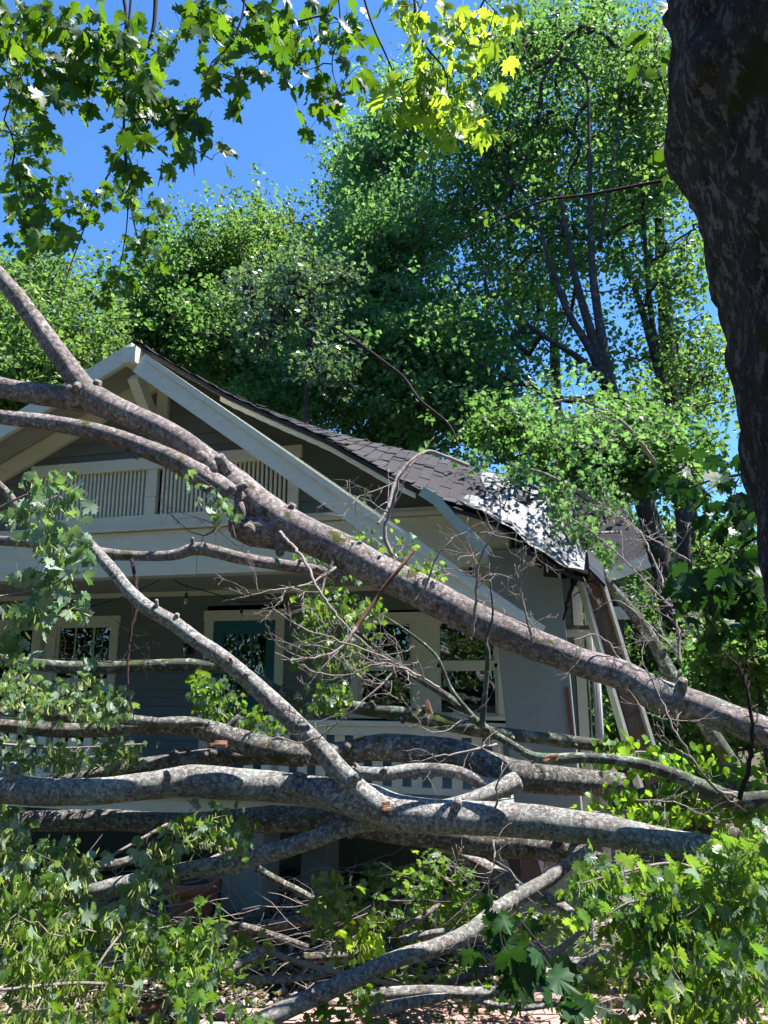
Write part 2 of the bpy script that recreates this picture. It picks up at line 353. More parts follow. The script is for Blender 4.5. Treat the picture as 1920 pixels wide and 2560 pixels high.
# ------------------------------------------------------------------ leaf shapes
def maple_template(curl=0.18, fold=0.10, seed=0, tooth=True, petiole=True):
    """flat maple leaf in xy (tip +y, base at origin, length 1), slightly folded and curled in z"""
    half = [(0.0, 1.0), (0.07, .82), (0.17, .80), (0.14, .64), (0.20, .55), (0.36, .70), (0.40, .60), (0.56, .58), (0.47, .42), (0.53, .33), (0.34, .27), (0.46, .12), (0.30, .10), (0.20, -.02), (0.06, .04)]
    if not tooth: half = [(0.0, 1.0), (0.16, .72), (0.16, .55), (0.50, .62), (0.42, .34), (0.40, .10), (0.08, .04)]
    r = random.Random(seed)
    hr = [(x * (1 + r.uniform(-.07, .07)), y + r.uniform(-.02, .02)) for x, y in half]
    hl = [(-x * (1 + r.uniform(-.07, .07)), y + r.uniform(-.02, .02)) for x, y in half[1:]]
    ring = hr + [(0.0, 0.05)] + hl[::-1]
    V = [(0.0, 0.33)] + ring
    cx, cy = r.uniform(-.1, .1), r.uniform(-.1, .1)
    out = []
    for x, y in V:
        z = -curl * (y - .3) ** 2 * 1.6 + fold * abs(x) * 1.3 - curl * 1.5 * x * x + cx * x * y + cy * math.sin(5 * x + 2 * y) * .25
        out.append((x, y, z))
    n = len(ring); F3 = [(0, i + 1, (i + 1) % n + 1) for i in range(n)]
    F3 = [(a, c, b) for a, b, c in F3]
    if petiole:
        b0 = len(out); out += [(-.012, 0.05, 0), (.012, 0.05, 0), (.02, -.45, .03), (-.004, -.45, .03)]
        F3 += [(b0, b0 + 2, b0 + 1), (b0, b0 + 3, b0 + 2)]
    return np.array(out, float), np.array(F3)
QUAD = (np.array([(0, 0, 0), (.42, .45, .10), (0, 1, -.10), (-.42, .45, .10)], float), np.array([[0, 1, 2], [0, 2, 3]]))
STAR = maple_template(seed=3, tooth=False, petiole=False)
def round_template(seed=0):
    out = [(0, .35, 0)]; pts = [(0, 1), (.22, .84), (.42, .62), (.50, .36), (.40, .08), (.18, -.06), (0, .05), (-.18, -.06), (-.40, .08), (-.50, .36), (-.42, .62), (-.22, .84)]
    for x, y in pts: out.append((x, y, .16 * abs(x) - .25 * (y - .3) ** 2))
    n = len(pts); return np.array(out, float), np.array([(0, (i + 1) % n + 1, i + 1) for i in range(n)])
KEY = (np.array([(0, 0, 0), (.10, .3, .02), (.16, .8, 0), (.05, 1, -.02), (-.06, .6, 0), (-.05, .15, 0)], float), np.array([[0, 1, 5], [1, 4, 5], [1, 2, 4], [2, 3, 4]]))
LEAFV = [maple_template(.10, .12, 1), maple_template(.30, .25, 2), maple_template(.05, .38, 3), maple_template(.55, .10, 4), maple_template(.25, .55, 5), maple_template(-.35, .2, 6), maple_template(.7, .35, 7), maple_template(.15, -.4, 8)]
LEAFR = [round_template(i) for i in range(2)]

def frames(tip, nor):
    tip = tip / (np.linalg.norm(tip, axis=1)[:, None] + 1e-9)
    nor = nor - tip * np.sum(nor * tip, 1)[:, None]; nor /= np.linalg.norm(nor, axis=1)[:, None] + 1e-9
    x = np.cross(tip, nor)
    return np.stack([x, tip, nor], -1)          # columns
def orient(n, rng, mode='spread', out=None):
    r = rng.normal(size=(n, 3))
    if mode == 'spread':       # blades more or less level, tips outward and a little down
        tip = r * (1, 1, .35) + (0, 0, -.35); nor = rng.normal(size=(n, 3)) * .75 + (0, 0, .8)
    elif mode == 'hang':       # tips down, blades seen broadside
        tip = r * (.55, .55, .35) + (0, 0, -1.0); nor = rng.normal(size=(n, 3)) * (.6, .7, .5) + (0, 0.25, .55)
    elif mode == 'limp':
        tip = r * (.35, .35, .3) + (0, 0, -1.2); nor = rng.normal(size=(n, 3))
    else:
        tip = r; nor = rng.normal(size=(n, 3)) + (0, 0, .6)
    return frames(tip, nor)
def scatter_mesh(name, tmpl, cen, size, R, mat, rng):
    V0, F0 = tmpl; n = len(cen); k = len(V0)
    V = np.einsum('nij,kj->nki', R, V0) * size[:, None, None] + cen[:, None, :]
    Fa = (F0[None] + (np.arange(n) * k)[:, None, None]).reshape(-1, F0.shape[1])
    return np_mesh(name, V.reshape(-1, 3), Fa, mat, False, np.repeat(rng.random(n), k))

# ------------------------------------------------------------------ growing twigs towards leaf points
def grow(stems, att, rng, step=0.25, sag=0.05, jit=0.06):
    """stems: list of (pts, radii). returns paths [(pts, parent radius hint)]"""
    nodes = []; par = []; fixed = []
    for pts, rad in stems:
        p, r = resample(np.array(pts, float), np.asarray(rad, float) * np.ones(len(pts)), step * .6)
        for q, rr in zip(p, r): nodes.append(q); par.append(-1); fixed.append(rr)
    nodes = list(nodes); N = np.array(nodes)
    d0 = np.array([np.min(np.sum((N - a) ** 2, 1)) for a in att]); order = np.argsort(d0)
    cap = len(nodes) + len(att) * 14; buf = np.zeros((cap, 3)); buf[:len(nodes)] = N; cnt = len(nodes)
    par = par + [-1] * (cap - len(par)); paths = []
    use = np.zeros(cap); own = [None] * cap
    for ai in order:
        a = att[ai]; D = np.linalg.norm(buf[:cnt] - a, axis=1)
        j = int(np.argmin(D)); b = buf[j].copy(); L = D[j]
        if L < 1e-3: continue
        m = int(min(12, max(2, L / step))); t = np.linspace(0, 1, m + 1)[1:, None]
        side = rng.normal(size=3) * jit * L
        q = b + (a - b) * t + side * np.sin(t * math.pi) + np.array((0, 0, sag)) * L * np.sin(t * math.pi) + rng.normal(size=(m, 3)) * jit * .25 * L / m * 2
        q[-1] = a; ids = []
        for qq in q:
            if cnt >= cap: break
            buf[cnt] = qq; par[cnt] = j; j = cnt; ids.append(cnt); cnt += 1
        paths.append(ids)
    for i in range(cnt - 1, -1, -1):
        use[i] += 0
    w_ = np.zeros(cnt)
    for ids in paths: w_[ids[-1]] += 1
    for i in range(cnt - 1, -1, -1):
        if par[i] >= 0: w_[par[i]] += w_[i]
    return buf[:cnt], par, w_, paths
def twigs_into(mb, buf, par, w_, paths, r_tip, expo=0.45, sides=4, rmax=1e9):
    for ids in paths:
        j = par[ids[0]]; pts = [buf[j]] + [buf[i] for i in ids]
        rad = [min(rmax, r_tip * max(1, w_[i]) ** expo) for i in ids]; rad = [rad[0]] + rad; rad[-1] *= .6
        mb.tube(pts, rad, sides, cap=False)
def blob_points(blobs, n, rng, shell=0.45, gapf=0.0, ragged=0.0):
    """blobs: (px, py, Y, rx_px, ry_px, rdepth_m[, weight])"""
    wt = np.array([(b[3] * b[4] * (b[6] if len(b) > 6 else 1.0)) for b in blobs], float); wt /= wt.sum()
    ch = rng.choice(len(blobs), int(n * (1.9 if gapf else 1)), p=wt); out = []
    sd = int(rng.integers(1000))
    for i, c in enumerate(ch):
        b = blobs[c]; d = rng.normal(size=3); d /= np.linalg.norm(d); r = rng.random() ** shell
        lob = 1 + ragged * float(snoise(d[None] * 2.0 + c, 1.6, sd)[0])
        pz = P(b[0] + d[0] * r * b[3] * lob, b[1] - d[2] * r * b[4] * lob, b[2] + d[1] * r * b[5]); out.append(pz)
    out = np.array(out)
    if gapf:
        q = snoise(out, gapf, sd + 3); out = out[np.argsort(-(q + rng.normal(size=len(q)) * .35))][:n]
        out = out[rng.permutation(len(out))]
    return out[:n]

def tree(name, label, stems, blobs, natt, per, lsize, mat, bark, seed, group=None, cat='tree', spread=0.5, flat=0.55, mode='spread', r_tip=0.012, tmpl=QUAD, step=0.5, expo=.45, shell=.55, jit=.08, gapf=1.7, ragged=.5):
    rng = np.random.default_rng(seed)
    base = stems[0][0][0]
    o = empty(name, base, 0, label, cat, group); inv = np.array(base)
    S = [([np.array(p) - inv for p in pts], r) for pts, r in stems]
    mb = MB()
    for i, (pts, r) in enumerate(S): mb.tube(pts, r, 12 if i == 0 else 9, lump=.06, res=max(.2, step * .5), seed=seed + i, cap=True)
    mb.build('trunk', bark, o, smooth=True)
    att = blob_points(blobs, natt, rng, shell, gapf, ragged) - inv
    buf, par, w_, paths = grow(S, att, rng, step, jit=jit)
    tw = MB(); twigs_into(tw, buf, par, w_, paths, r_tip, expo, 4, .055); tag(tw.build('branches', bark, o, smooth=True), kind='stuff')
    k_ = rng.integers(0, 4, natt * per); sub = rng.normal(size=(natt, 4, 3)) * (spread, spread, spread * flat) * 1.1
    keepn = rng.uniform(.35, 1.0, natt)
    c = np.repeat(att, per, 0) + sub[np.repeat(np.arange(natt), per), k_] + rng.normal(size=(natt * per, 3)) * (spread, spread, spread * .7) * .30
    kept = rng.random(len(c)) < np.repeat(keepn, per); c = c[kept]
    sz = lsize * rng.uniform(.5, 1.45, len(c))
    cn = rng.normal(size=(natt * 4, 3)) * (1, 1, .7) + (0, 0, .55); cid = (np.repeat(np.arange(natt), per) * 4 + k_)[kept]
    nn = cn[cid] + rng.normal(size=(len(c), 3)) * .5; tp = rng.normal(size=(len(c), 3)) * (1, 1, .5) + (0, 0, -.5)
    me = scatter_mesh('crown', tmpl, c, sz, frames(tp, nn), mat, rng)
    cr = obj('crown', me, o)
    return o

LEAFMESH = {}
def leafmesh(i, mat, rnd_=False):
    k = (i, mat.name, rnd_)
    if k not in LEAFMESH:
        V, Fa = (LEAFR if rnd_ else LEAFV)[i % len(LEAFR if rnd_ else LEAFV)]
        LEAFMESH[k] = np_mesh('leaf', V, Fa, mat, True)
    return LEAFMESH[k]
def leafy(name, label, cat, group, stems, blobs, nleaf, lsize, mat, seed, twig, mode='hang', natt=None, keys=0, nobj=300, r_tip=.0016, spread=.05, step=.12, round_=False, shell=.5, stem_sides=7, jit=.12, stem_lump=0.0, expo=.42):
    """a leafy branch: stem mesh, up to nobj leaves each an object, the others one mesh"""
    rng = np.random.default_rng(seed)
    base = np.array(stems[0][0][0], float); o = empty(name, base, 0, label, cat, group)
    S = [([np.array(p) - base for p in pts], r) for pts, r in stems]
    mb = MB()
    for i, (pts, r) in enumerate(S): mb.tube(pts, r, stem_sides, lump=stem_lump, res=.05, seed=seed + i)
    natt = natt or max(6, nleaf // 4)
    att = blob_points(blobs, natt, rng, shell) - base
    buf, par, w_, paths = grow(S, att, rng, step, sag=.02, jit=jit)
    twigs_into(mb, buf, par, w_, paths, r_tip, expo, 4)
    mb.build('stem', twig, o, smooth=True)
    per = int(math.ceil(nleaf / natt)); c = np.repeat(att, per, 0)[:]
    c = c + rng.normal(size=c.shape) * spread; c = c[rng.permutation(len(c))[:nleaf]]
    R = orient(len(c), rng, mode); sz = lsize * rng.uniform(.6, 1.2, len(c))
    # the ones nearest the camera show largest: those are objects of their own
    d = np.linalg.norm(c + base - np.array((0, 0, CZ)), axis=1); vis = np.argsort(d / sz)
    for k in vis[:nobj]:
        q = bpy.data.objects.new('leaf', leafmesh(int(rng.integers(8)), mat, round_)); COL.objects.link(q); q.parent = o
        mt = Matrix([list(R[k][r] * sz[k]) + [c[k][r]] for r in range(3)] + [[0, 0, 0, 1]]); q.matrix_local = mt
    rest = vis[nobj:]
    if len(rest):
        me = scatter_mesh('leaves', (LEAFR if round_ else LEAFV)[1] if lsize > .05 or round_ else STAR, c[rest], sz[rest], R[rest], mat, rng)
        tag(obj('leaves', me, o), kind='stuff')
    if keys:
        ka = att[rng.integers(0, len(att), keys // 7 + 1)]; kc = np.repeat(ka, 7, 0)[:keys] + rng.normal(size=(keys, 3)) * (.03, .03, .02) + np.repeat(rng.normal(size=(len(ka), 3)) * (.04, .04, .03) + (0, -.06, -.02), 7, 0)[:keys]
        me = scatter_mesh('seed_keys', KEY, kc, .052 * rng.uniform(.7, 1.2, keys), orient(keys, rng, 'hang'), M['key'], rng)
        tag(obj('seed_keys', me, o), kind='stuff')
    return o

# ------------------------------------------------------------------ the ground
rng = np.random.default_rng(5)
def ground_z(x, y):
    return 0.05 * np.sin(x * .9 + .4 * y) * np.clip((y - 5) / 6, 0, 1) + 0.03 * np.sin(2.3 * x - 1.1 * y + 1)
xs = np.concatenate([np.linspace(-150, -12, 14), np.linspace(-11, 11, 90), np.linspace(12, 150, 14)])
ys = np.concatenate([np.linspace(-60, 1, 12), np.linspace(2, 16, 70), np.linspace(17, 220, 24)])
X, Y = np.meshgrid(xs, ys); Z = ground_z(X, Y) + snoise(np.stack([X, Y, 0 * X], -1).reshape(-1, 3), 3, 2).reshape(X.shape) * .02
far = np.clip((np.hypot(X, Y - 8) - 14) / 60, 0, 1); Z = Z * (1 - far) - .02
idx = np.arange(X.size).reshape(X.shape)
fa = np.stack([idx[:-1, :-1], idx[:-1, 1:], idx[1:, 1:], idx[1:, :-1]], -1).reshape(-1, 4)
tag(obj('ground', np_mesh('ground', np.stack([X, Y, Z], -1).reshape(-1, 3), fa, M['soil'], True)), kind='structure')

# gravel bed
def ico():
    import bmesh
    bm = bmesh.new(); bmesh.ops.create_icosphere(bm, subdivisions=1, radius=1.0)
    V = np.array([v.co[:] for v in bm.verts]); Fa = np.array([[v.index for v in f.verts] for f in bm.faces]); bm.free(); return V, Fa
ICO = ico()
n = 9000
cx = rng.uniform(-3.4, 4.6, n); cy = 5.5 + 4.4 * rng.random(n) ** 1.2
keep = (snoise(np.stack([cx, cy, 0 * cx], -1), 1.3, 8) > -.75) & ~((cy < 6.30) & (cx < 2.2) & (cx > -1.3))
cx, cy = cx[keep], cy[keep]; n = len(cx)
sz = rng.uniform(.012, .038, n) * np.where(rng.random(n) < .08, 1.7, 1)
R = frames(rng.normal(size=(n, 3)), rng.normal(size=(n, 3)))
V = ICO[0][None] * rng.uniform(.55, 1.25, (n, 1, 3)) + rng.normal(size=(n, 12, 3)) * .10
V = np.einsum('nij,nkj->nki', R, V) * sz[:, None, None]; V[:, :, 2] *= .7
V += np.stack([cx, cy, ground_z(cx, cy) + sz * rng.uniform(.1, 1.1, n)], -1)[:, None, :]
Fa = (ICO[1][None] + (np.arange(n) * 12)[:, None, None]).reshape(-1, 3)
tag(obj('gravel', np_mesh('gravel', V.reshape(-1, 3), Fa, M['stone'], False, np.repeat(rng.random(n), 12))),
    'pale pinkish grey gravel stones strewn over the front garden bed', 'gravel', kind='stuff')

# leaf litter
n = 21000
cx = np.concatenate([rng.uniform(-9, 10, 8000), rng.uniform(-4, 4.5, 13000)]); cy = np.concatenate([rng.uniform(6.1, 16, 8000), rng.uniform(5.3, 8.6, 13000)])
c = np.stack([cx, cy, ground_z(cx, cy) + rng.uniform(.0, .07, n)], -1)
nor = rng.normal(size=(n, 3)) * .45 + (0, 0, 1); tip = rng.normal(size=(n, 3)) * (1, 1, .1)
tag(obj('leaf_litter', scatter_mesh('leaf_litter', STAR, c, rng.uniform(.025, .075, n), frames(tip, nor), M['litter'], rng)),
    'torn green and brown leaves littering the ground under the limbs', 'leaf litter', kind='stuff')

# brick path at the very front, stone edging behind it
path = tag(empty('path', (0, 5.86, 0)), kind='structure')
mb = MB(); mb.box(-1.25, 3.2, -1.4, .42, -.03, .035); mb.build('path_bed', M['soil'], path)
base = MB(); base.box(-.098, .098, -.048, .048, 0, .06); bo = None
k = 0
for r in range(9):
    for q in range(21):
        x = -1.15 + q * .204 + (.102 if r % 2 else 0); y = -.50 + r * .104
        if k >= 290: break
        if bo is None:
            bo = base.build('brick', M['brick'], path); b = bo
            md = None
        else:
            b = bo.copy(); COL.objects.link(b)
        b.location = (x, y, .012 + rnd.uniform(-.006, .008)); b.rotation_euler = (rnd.uniform(-.02, .02), rnd.uniform(-.02, .02), rnd.uniform(-.02, .02)); k += 1
for i, (xa, xb) in enumerate(((-.55, .52), (.57, 1.75), (1.8, 2.9))):
    mb = MB(); pts = []
    mb.box(xa, xb, .44 + .02 * (i % 2), .66, .0, .10 + .015 * (i % 3))
    o = mb.build('edging_stone', M['slab'], path)
    bv = o.modifiers.new('bevel', 'BEVEL'); bv.width = .025; bv.segments = 2
# ------------------------------------------------------------------ the house (local x = u along the front, -y = towards the street)
house = empty('house', (HO[0], HO[1], 0), -TH, 'grey green bungalow with a crushed front gable behind the fallen limbs', 'house')
def part(name, mb, mat, parent=house, smooth=False, label=None, kind=None):
    o = mb.build(name, M[mat] if isinstance(mat, str) else mat, parent, smooth); tag(o, label, kind=kind); return o
AU, AZ = -0.22, 6.33                       # ridge
SL = 0.5
fr_u = [AU, 1.0, 1.65, 2.2, 2.9, 3.42, 3.8, 4.05, 4.22, 4.56, 4.8]
fr_z = [AZ, 5.56, 5.22, 4.94, 4.49, 4.20, 4.05, 3.86, 3.68, 3.47, 3.40]
_bk = [hp(*q, 1.55) for q in ((640, 1022), (694, 1041), (810, 1082), (926, 1111), (1065, 1140), (1169, 1169), (1227, 1186), (1366, 1227), (1402, 1285), (1465, 1380))]
bk_u = [AU] + [q[0] for q in _bk]; bk_z = [AZ + .02] + [q[1] for q in _bk]
def roofz(u, v):
    u = float(u)
    if u < AU: return AZ - .47 * (AU - u)
    a = float(np.interp(u, fr_u, fr_z)); b = float(np.interp(u, bk_u, bk_z)); c = AZ - SL * (u - AU)
    if v >= 1.55:
        t = min(1, (v - 1.55) / 1.25); t = t * t * (3 - 2 * t); return b * (1 - t) + a * t
    t = min(1, (1.55 - v) / 1.3); t = t * t * (3 - 2 * t); return b * (1 - t) + min(c, b) * t

def laps(z0, z1, ex, ul, ur, v, mat, openings=(), name='clapboard', th=.028, parent=house):
    z = z0
    while z < z1 - .01:
        zt = min(z + ex, z1); segs = [(ul(z), ur(z), ul(zt), ur(zt))]
        cuts = sorted((o_[0], o_[1]) for o_ in openings if o_[2] < zt - .005 and o_[3] > z + .005)
        a0, b0, a1, b1 = segs[0]; pieces = []; ca, ca1 = a0, a1
        for (c0, c1) in cuts:
            if c1 < ca or c0 > b0: continue
            if c0 > ca: pieces.append((ca, c0, ca1 if ca == a0 else ca, c0))
            ca = ca1 = c1
        if ca < b0: pieces.append((ca, b0, ca1, b1))
        for (p, q, p1, q1) in pieces:
            p1 = min(max(p1, p), q); q1 = max(min(q1, q), p1 + .002)
            if q - p < .02: continue
            mb = MB(); e = th; f = .004; j = rnd.uniform(-.0015, .0015)
            mb.hexa([(p, -v - e - j, z), (q, -v - e - j, z), (q, -v + .02, z), (p, -v + .02, z), (p1, -v - f - j, zt + .012), (q1, -v - f - j, zt + .012), (q1, -v + .02, zt + .012), (p1, -v + .02, zt + .012)], rnd.random())
            part(name, mb, mat, parent)
        z = zt

FL, CE = 1.25, 3.72                        # porch floor, porch ceiling
WL = (-3.43, -2.05); W2 = (1.60, 3.68); DR = (-.63, .61)
op = [(-4.83, WL[1] - .02, 1.50, 3.34), (W2[0] + .02, W2[1] - .02, 1.92, 3.33), (DR[0] + .02, DR[1] - .02, 1.0, 3.40)]
laps(FL, CE, .118, lambda z: -6.5, lambda z: 4.55, 0, 'siding', op)
# room behind the glass
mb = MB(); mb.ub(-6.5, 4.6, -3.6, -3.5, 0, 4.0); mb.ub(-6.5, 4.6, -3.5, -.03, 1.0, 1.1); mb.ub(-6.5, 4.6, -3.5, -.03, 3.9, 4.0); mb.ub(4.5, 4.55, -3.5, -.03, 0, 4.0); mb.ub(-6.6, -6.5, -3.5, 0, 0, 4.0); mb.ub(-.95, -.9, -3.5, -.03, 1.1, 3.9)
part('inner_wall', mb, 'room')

def window(u0, u1, z0, z1, mulls, meet, head_over=.04, vm=None, blind=0.0, cas=.12):
    """cased window: u0..u1, z0..z1 outside of casing; mulls = (ua, ub) wide mullions"""
    mb = MB(); c = cas
    mb.ub(u0, u0 + c, -.02, .045, z0, z1 - c * 1.1); mb.ub(u1 - c, u1, -.02, .045, z0, z1 - c * 1.1)
    mb.ub(u0 - .015, u1 + .015, -.02, .052, z1 - c * 1.1, z1); mb.ub(u0 - .03, u1 + .03, -.02, .075, z0 - .05, z0)
    for a, b in mulls: mb.ub(a, b, -.02, .045, z0, z1 - c * 1.1)
    w_ = part('window', mb, 'white')
    cells = []; prev = u0 + c
    for a, b in mulls: cells.append((prev, a)); prev = b
    cells.append((prev, u1 - c)); zt = z1 - c * 1.1
    for a, b in cells:
        if b - a < .05: continue
        for (s0, s1, vv, upper) in ((meet, zt, -.01, True), (z0, meet - .05, -.035, False)):
            f = MB(); t = .045
            f.ub(a, a + t, vv - .02, vv + .02, s0, s1); f.ub(b - t, b, vv - .02, vv + .02, s0, s1)
            f.ub(a + t, b - t, vv - .02, vv + .02, s1 - t, s1); f.ub(a + t, b - t, vv - .02, vv + .02, s0 - (.05 if upper else 0), s0 + t * .8)
            part('sash', f, 'white', w_)
            gmb = MB(); gmb.ub(a + t, b - t, vv - .004, vv + .002, s0 + t * .8, s1 - t); part('pane', gmb, 'glass', w_)
            if upper and vm:
                for k in range(vm):
                    uu = a + (b - a) * (k + 1) / (vm + 1); q = MB(); q.ub(uu - .009, uu + .009, vv + .003, vv + .016, s0 + t * .8, s1 - t); part('muntin', q, 'white', w_)
        if blind:
            nb = int((zt - (zt - blind)) / .03)
            for k in range(nb):
                q = MB(); z = zt - .06 - k * .03; q.hexa([(a + .03, .075, z), (b - .03, .075, z), (b - .03, .095, z + .008), (a + .03, .095, z + .008), (a + .03, .075, z + .024), (b - .03, .075, z + .024), (b - .03, .095, z + .03), (a + .03, .095, z + .03)]); part('blind_slat', q, 'blind', w_)
    return w_
window(WL[0], WL[1], 1.50, 3.38, [(-3.40, -3.14)], 2.42, vm=2, blind=.26, cas=.115)
window(-4.85, -3.434, 1.50, 3.36, [], 2.42, vm=2, blind=.26, cas=.115)
window(W2[0], W2[1], 2.0, 3.34, [(2.46, 2.78)], 2.66, vm=None, cas=.10)

# door
mb = MB(); mb.ub(DR[0], -.49, -.02, .04, FL, 3.27); mb.ub(.48, DR[1], -.02, .04, FL, 3.27); mb.ub(DR[0] - .01, DR[1] + .01, -.02, .048, 3.27, 3.42)
dfr = part('door_frame', mb, 'white')
mb = MB(); U0, U1 = -.482, .472
gl = [(-.335, -.125), (-.105, .105), (.125, .335)]
mb.ub(U0, -.335, -.03, .01, FL + .01, 3.262); mb.ub(.335, U1, -.03, .01, FL + .01, 3.262)
mb.ub(-.335, .335, -.03, .01, 3.08, 3.262); mb.ub(-.335, .335, -.03, .01, 1.98, 2.20); mb.ub(-.335, .335, -.03, .01, FL + .01, 1.45); mb.ub(-.335, .335, -.03, -.005, 1.45, 1.98)
door = part('door', mb, 'teal')
for a, b in zip(gl[:-1], gl[1:]):
    q = MB(); q.ub(a[1], b[0], -.02, .006, 2.20, 3.08); part('muntin', q, 'teal', door)
for a, b in gl:
    q = MB(); q.ub(a, b, -.018, -.012, 2.20, 3.08); part('pane', q, 'glass', door)
mb = MB(); mb.tube([(.40, -.03, 2.02), (.40, -.07, 2.02), (.34, -.08, 2.02)], .012, 8); part('handle', mb, 'iron', door)
def text_mesh(s, size, ext=.004):
    cu = bpy.data.curves.new('t', 'FONT'); cu.body = s; cu.size = size; cu.extrude = ext; cu.resolution_u = 4
    to = bpy.data.objects.new('t', cu); COL.objects.link(to); bpy.context.view_layer.update()
    me = bpy.data.meshes.new_from_object(to.evaluated_get(bpy.context.evaluated_depsgraph_get()))
    bpy.data.objects.remove(to); return me
zs = [hp(517, 1656, .05)[1], hp(517, 1694, .05)[1], hp(517, 1732, .05)[1]]
for ch, z in zip('724', zs):
    me = text_mesh(ch, .17); me.materials.clear(); me.materials.append(M['iron'])
    for v in me.vertices:
        x, y, q = v.co; v.co = (-.595 + x * .85, -.044 - q, z - .06 + y)
    obj('house_number', me, house)

# porch ceiling boards, cornice moulding along the wall
for k in range(21):
    a = 1.9 * k / 21; q = MB(); q.ub(-6.5, 4.4, a + .002, a + 1.9 / 21 - .003, CE + .0, CE + .018, rnd.random()); part('ceiling_board', q, 'soffit')
q = MB(); q.ub(-6.5, 4.4, 0, 1.9, CE + .02, CE + .05); part('ceiling_deck', q, 'gable')
q = MB(); q.ub(-6.4, 3.75, .021, .06, CE - .075, CE - .004); part('wall_moulding', q, 'white')
# porch floor, joists, piers
for k in range(15):
    a = 2.2 * k / 15; q = MB(); q.ub(-6.5, 3.9, a + .03, a + 2.2 / 15 + .024, FL - .03, FL, rnd.random()); part('floor_board', q, 'stucco')
q = MB(); q.ub(-6.5, 3.9, 2.12, 2.16, FL - .22, FL - .034); part('skirt_board', q, 'white')
q = MB(); q.ub(-6.5, 4.9, -.25, -.03, 0, FL); part('foundation', q, 'gable')
def pier(u0, u1, v0, v1, z0, z1, name='pier'):
    q = MB(); q.ub(u0, u1, v0, v1, z0, z1); o = part(name, q, 'stucco'); bv = o.modifiers.new('b', 'BEVEL'); bv.width = .012; bv.segments = 2; return o
pier(.80, 1.27, 1.55, 2.02, 0, FL - .22); pier(-3.6, -3.1, 1.55, 2.02, 0, FL - .22)
pier(1.42, 1.75, .9, 1.3, 0, FL - .22)
# the big tapered stucco column on the right, leaning a little after the blow
q = MB()
top = [(3.76, 1.78), (4.47, 1.78), (4.47, 2.2), (3.76, 2.2)]; bot = [(3.96, 1.72), (4.58, 1.72), (4.58, 2.24), (3.96, 2.24)]
q.hexa([(a, -b, 1.15) for a, b in bot][::-1] + [(a, -b, 3.80) for a, b in top][::-1]); o = part('column', q, 'stucco')
bv = o.modifiers.new('b', 'BEVEL'); bv.width = .015; bv.segments = 2
q = MB(); q.ub(3.78, 4.62, 1.62, 2.3, 0.0, 1.15); o = part('column_base', q, 'stucco'); bv = o.modifiers.new('b', 'BEVEL'); bv.width = .015; bv.segments = 2
# second column far left and a post behind the limbs
q = MB(); q.ub(-5.9, -5.4, 1.75, 2.15, FL, 3.66)
part('column', q, 'stucco')
# railing
def railing(u0, u1, v):
    q = MB(); q.ub(u0, u1, v - .05, v + .05, 2.0, 2.045); r = part('railing', q, 'white')
    q = MB(); q.ub(u0, u1, v - .03, v + .03, 1.34, 1.40); part('bottom_rail', q, 'white', r)
    q = MB(); q.ub(u0, u1, v - .03, v + .03, 1.90, 1.998); part('top_rail', q, 'white', r)
    u = u0 + .03; first = None
    while u < u1 - .10:
        if first is None:
            q = MB(); q.ub(0, .105, v - .014, v + .014, 1.40, 1.90); first = b = part('baluster', q, 'white', r)
        else: b = first.copy(); COL.objects.link(b)
        b.location = (u, 0, 0); u += .208
railing(1.0, 3.90, 2.06); railing(-5.4, -.9, 2.06)

# beam and water table under the gable
q = MB(); q.ub(-6.5, 3.98, 1.9, 2.13, 3.66, 4.20); part('beam', q, 'white')
q = MB(); q.ub(-6.5, 3.4, 2.131, 2.155, 3.66, 3.80); part('beam_trim', q, 'white')
q = MB(); q.ub(-6.5, 3.36, 2.08, 2.19, 4.21, 4.25); part('beam_cap', q, 'white')
q = MB(); q.ub(-6.5, 3.3, 2.08, 2.16, 4.252, 4.30); part('water_table', q, 'white')
q = MB(); q.hexa([(3.42, -2.10, 4.06), (4.3, -2.10, 3.86), (4.3, -1.95, 3.86), (3.42, -1.95, 4.06), (3.42, -2.10, 4.24), (4.3, -2.10, 4.02), (4.3, -1.95, 4.02), (3.42, -1.95, 4.24)]); part('beam_end', q, 'trim')
# gable siding around the vent
VT = (-2.01, 1.62, 4.30, 5.12)
def ur(z):
    us = np.linspace(AU, 4.6, 80); zs_ = np.array([roofz(u, 2.1) - .06 for u in us]); return float(np.interp(-z, -zs_, us))
laps(4.30, 6.22, .155, lambda z: AU - (AZ - .06 - z) / .47, ur, 2.1, 'gable', [(VT[0] + .02, VT[1] - .02, VT[2] - .1, VT[3] - .17)], name='gable_board')
q = MB(); c = .125; a, b, z0, z1 = VT; mid = hp(382, 1220, 2.12)[0]
q.ub(a, a + c, 2.08, 2.155, z0 + .002, z1 - .15); q.ub(b - c, b, 2.08, 2.155, z0 + .002, z1 - .15); q.ub(a - .03, b + .03, 2.08, 2.165, z1 - .15, z1); q.ub(mid - .065, mid + .065, 2.08, 2.15, z0 + .10, z1 - .15); q.ub(a + c, b - c, 2.08, 2.15, z0 + .002, z0 + .10)
vent = part('gable_vent', q, 'white')
q = MB(); q.ub(a + .05, b - .05, 1.98, 2.0, z0, z1 - .05); part('vent_screen', q, 'felt', vent)
first = None; u = a + c + .025
while u < b - c - .02:
    if abs(u + .014 - mid) > .085:
        if first is None: q = MB(); q.ub(-.0145, .0145, 2.09, 2.125, z0 + .10, z1 - .15); first = s_ = part('slat', q, 'white', vent)
        else: s_ = first.copy(); COL.objects.link(s_)
        s_.location = (u + .014, 0, 0)
    u += .0565

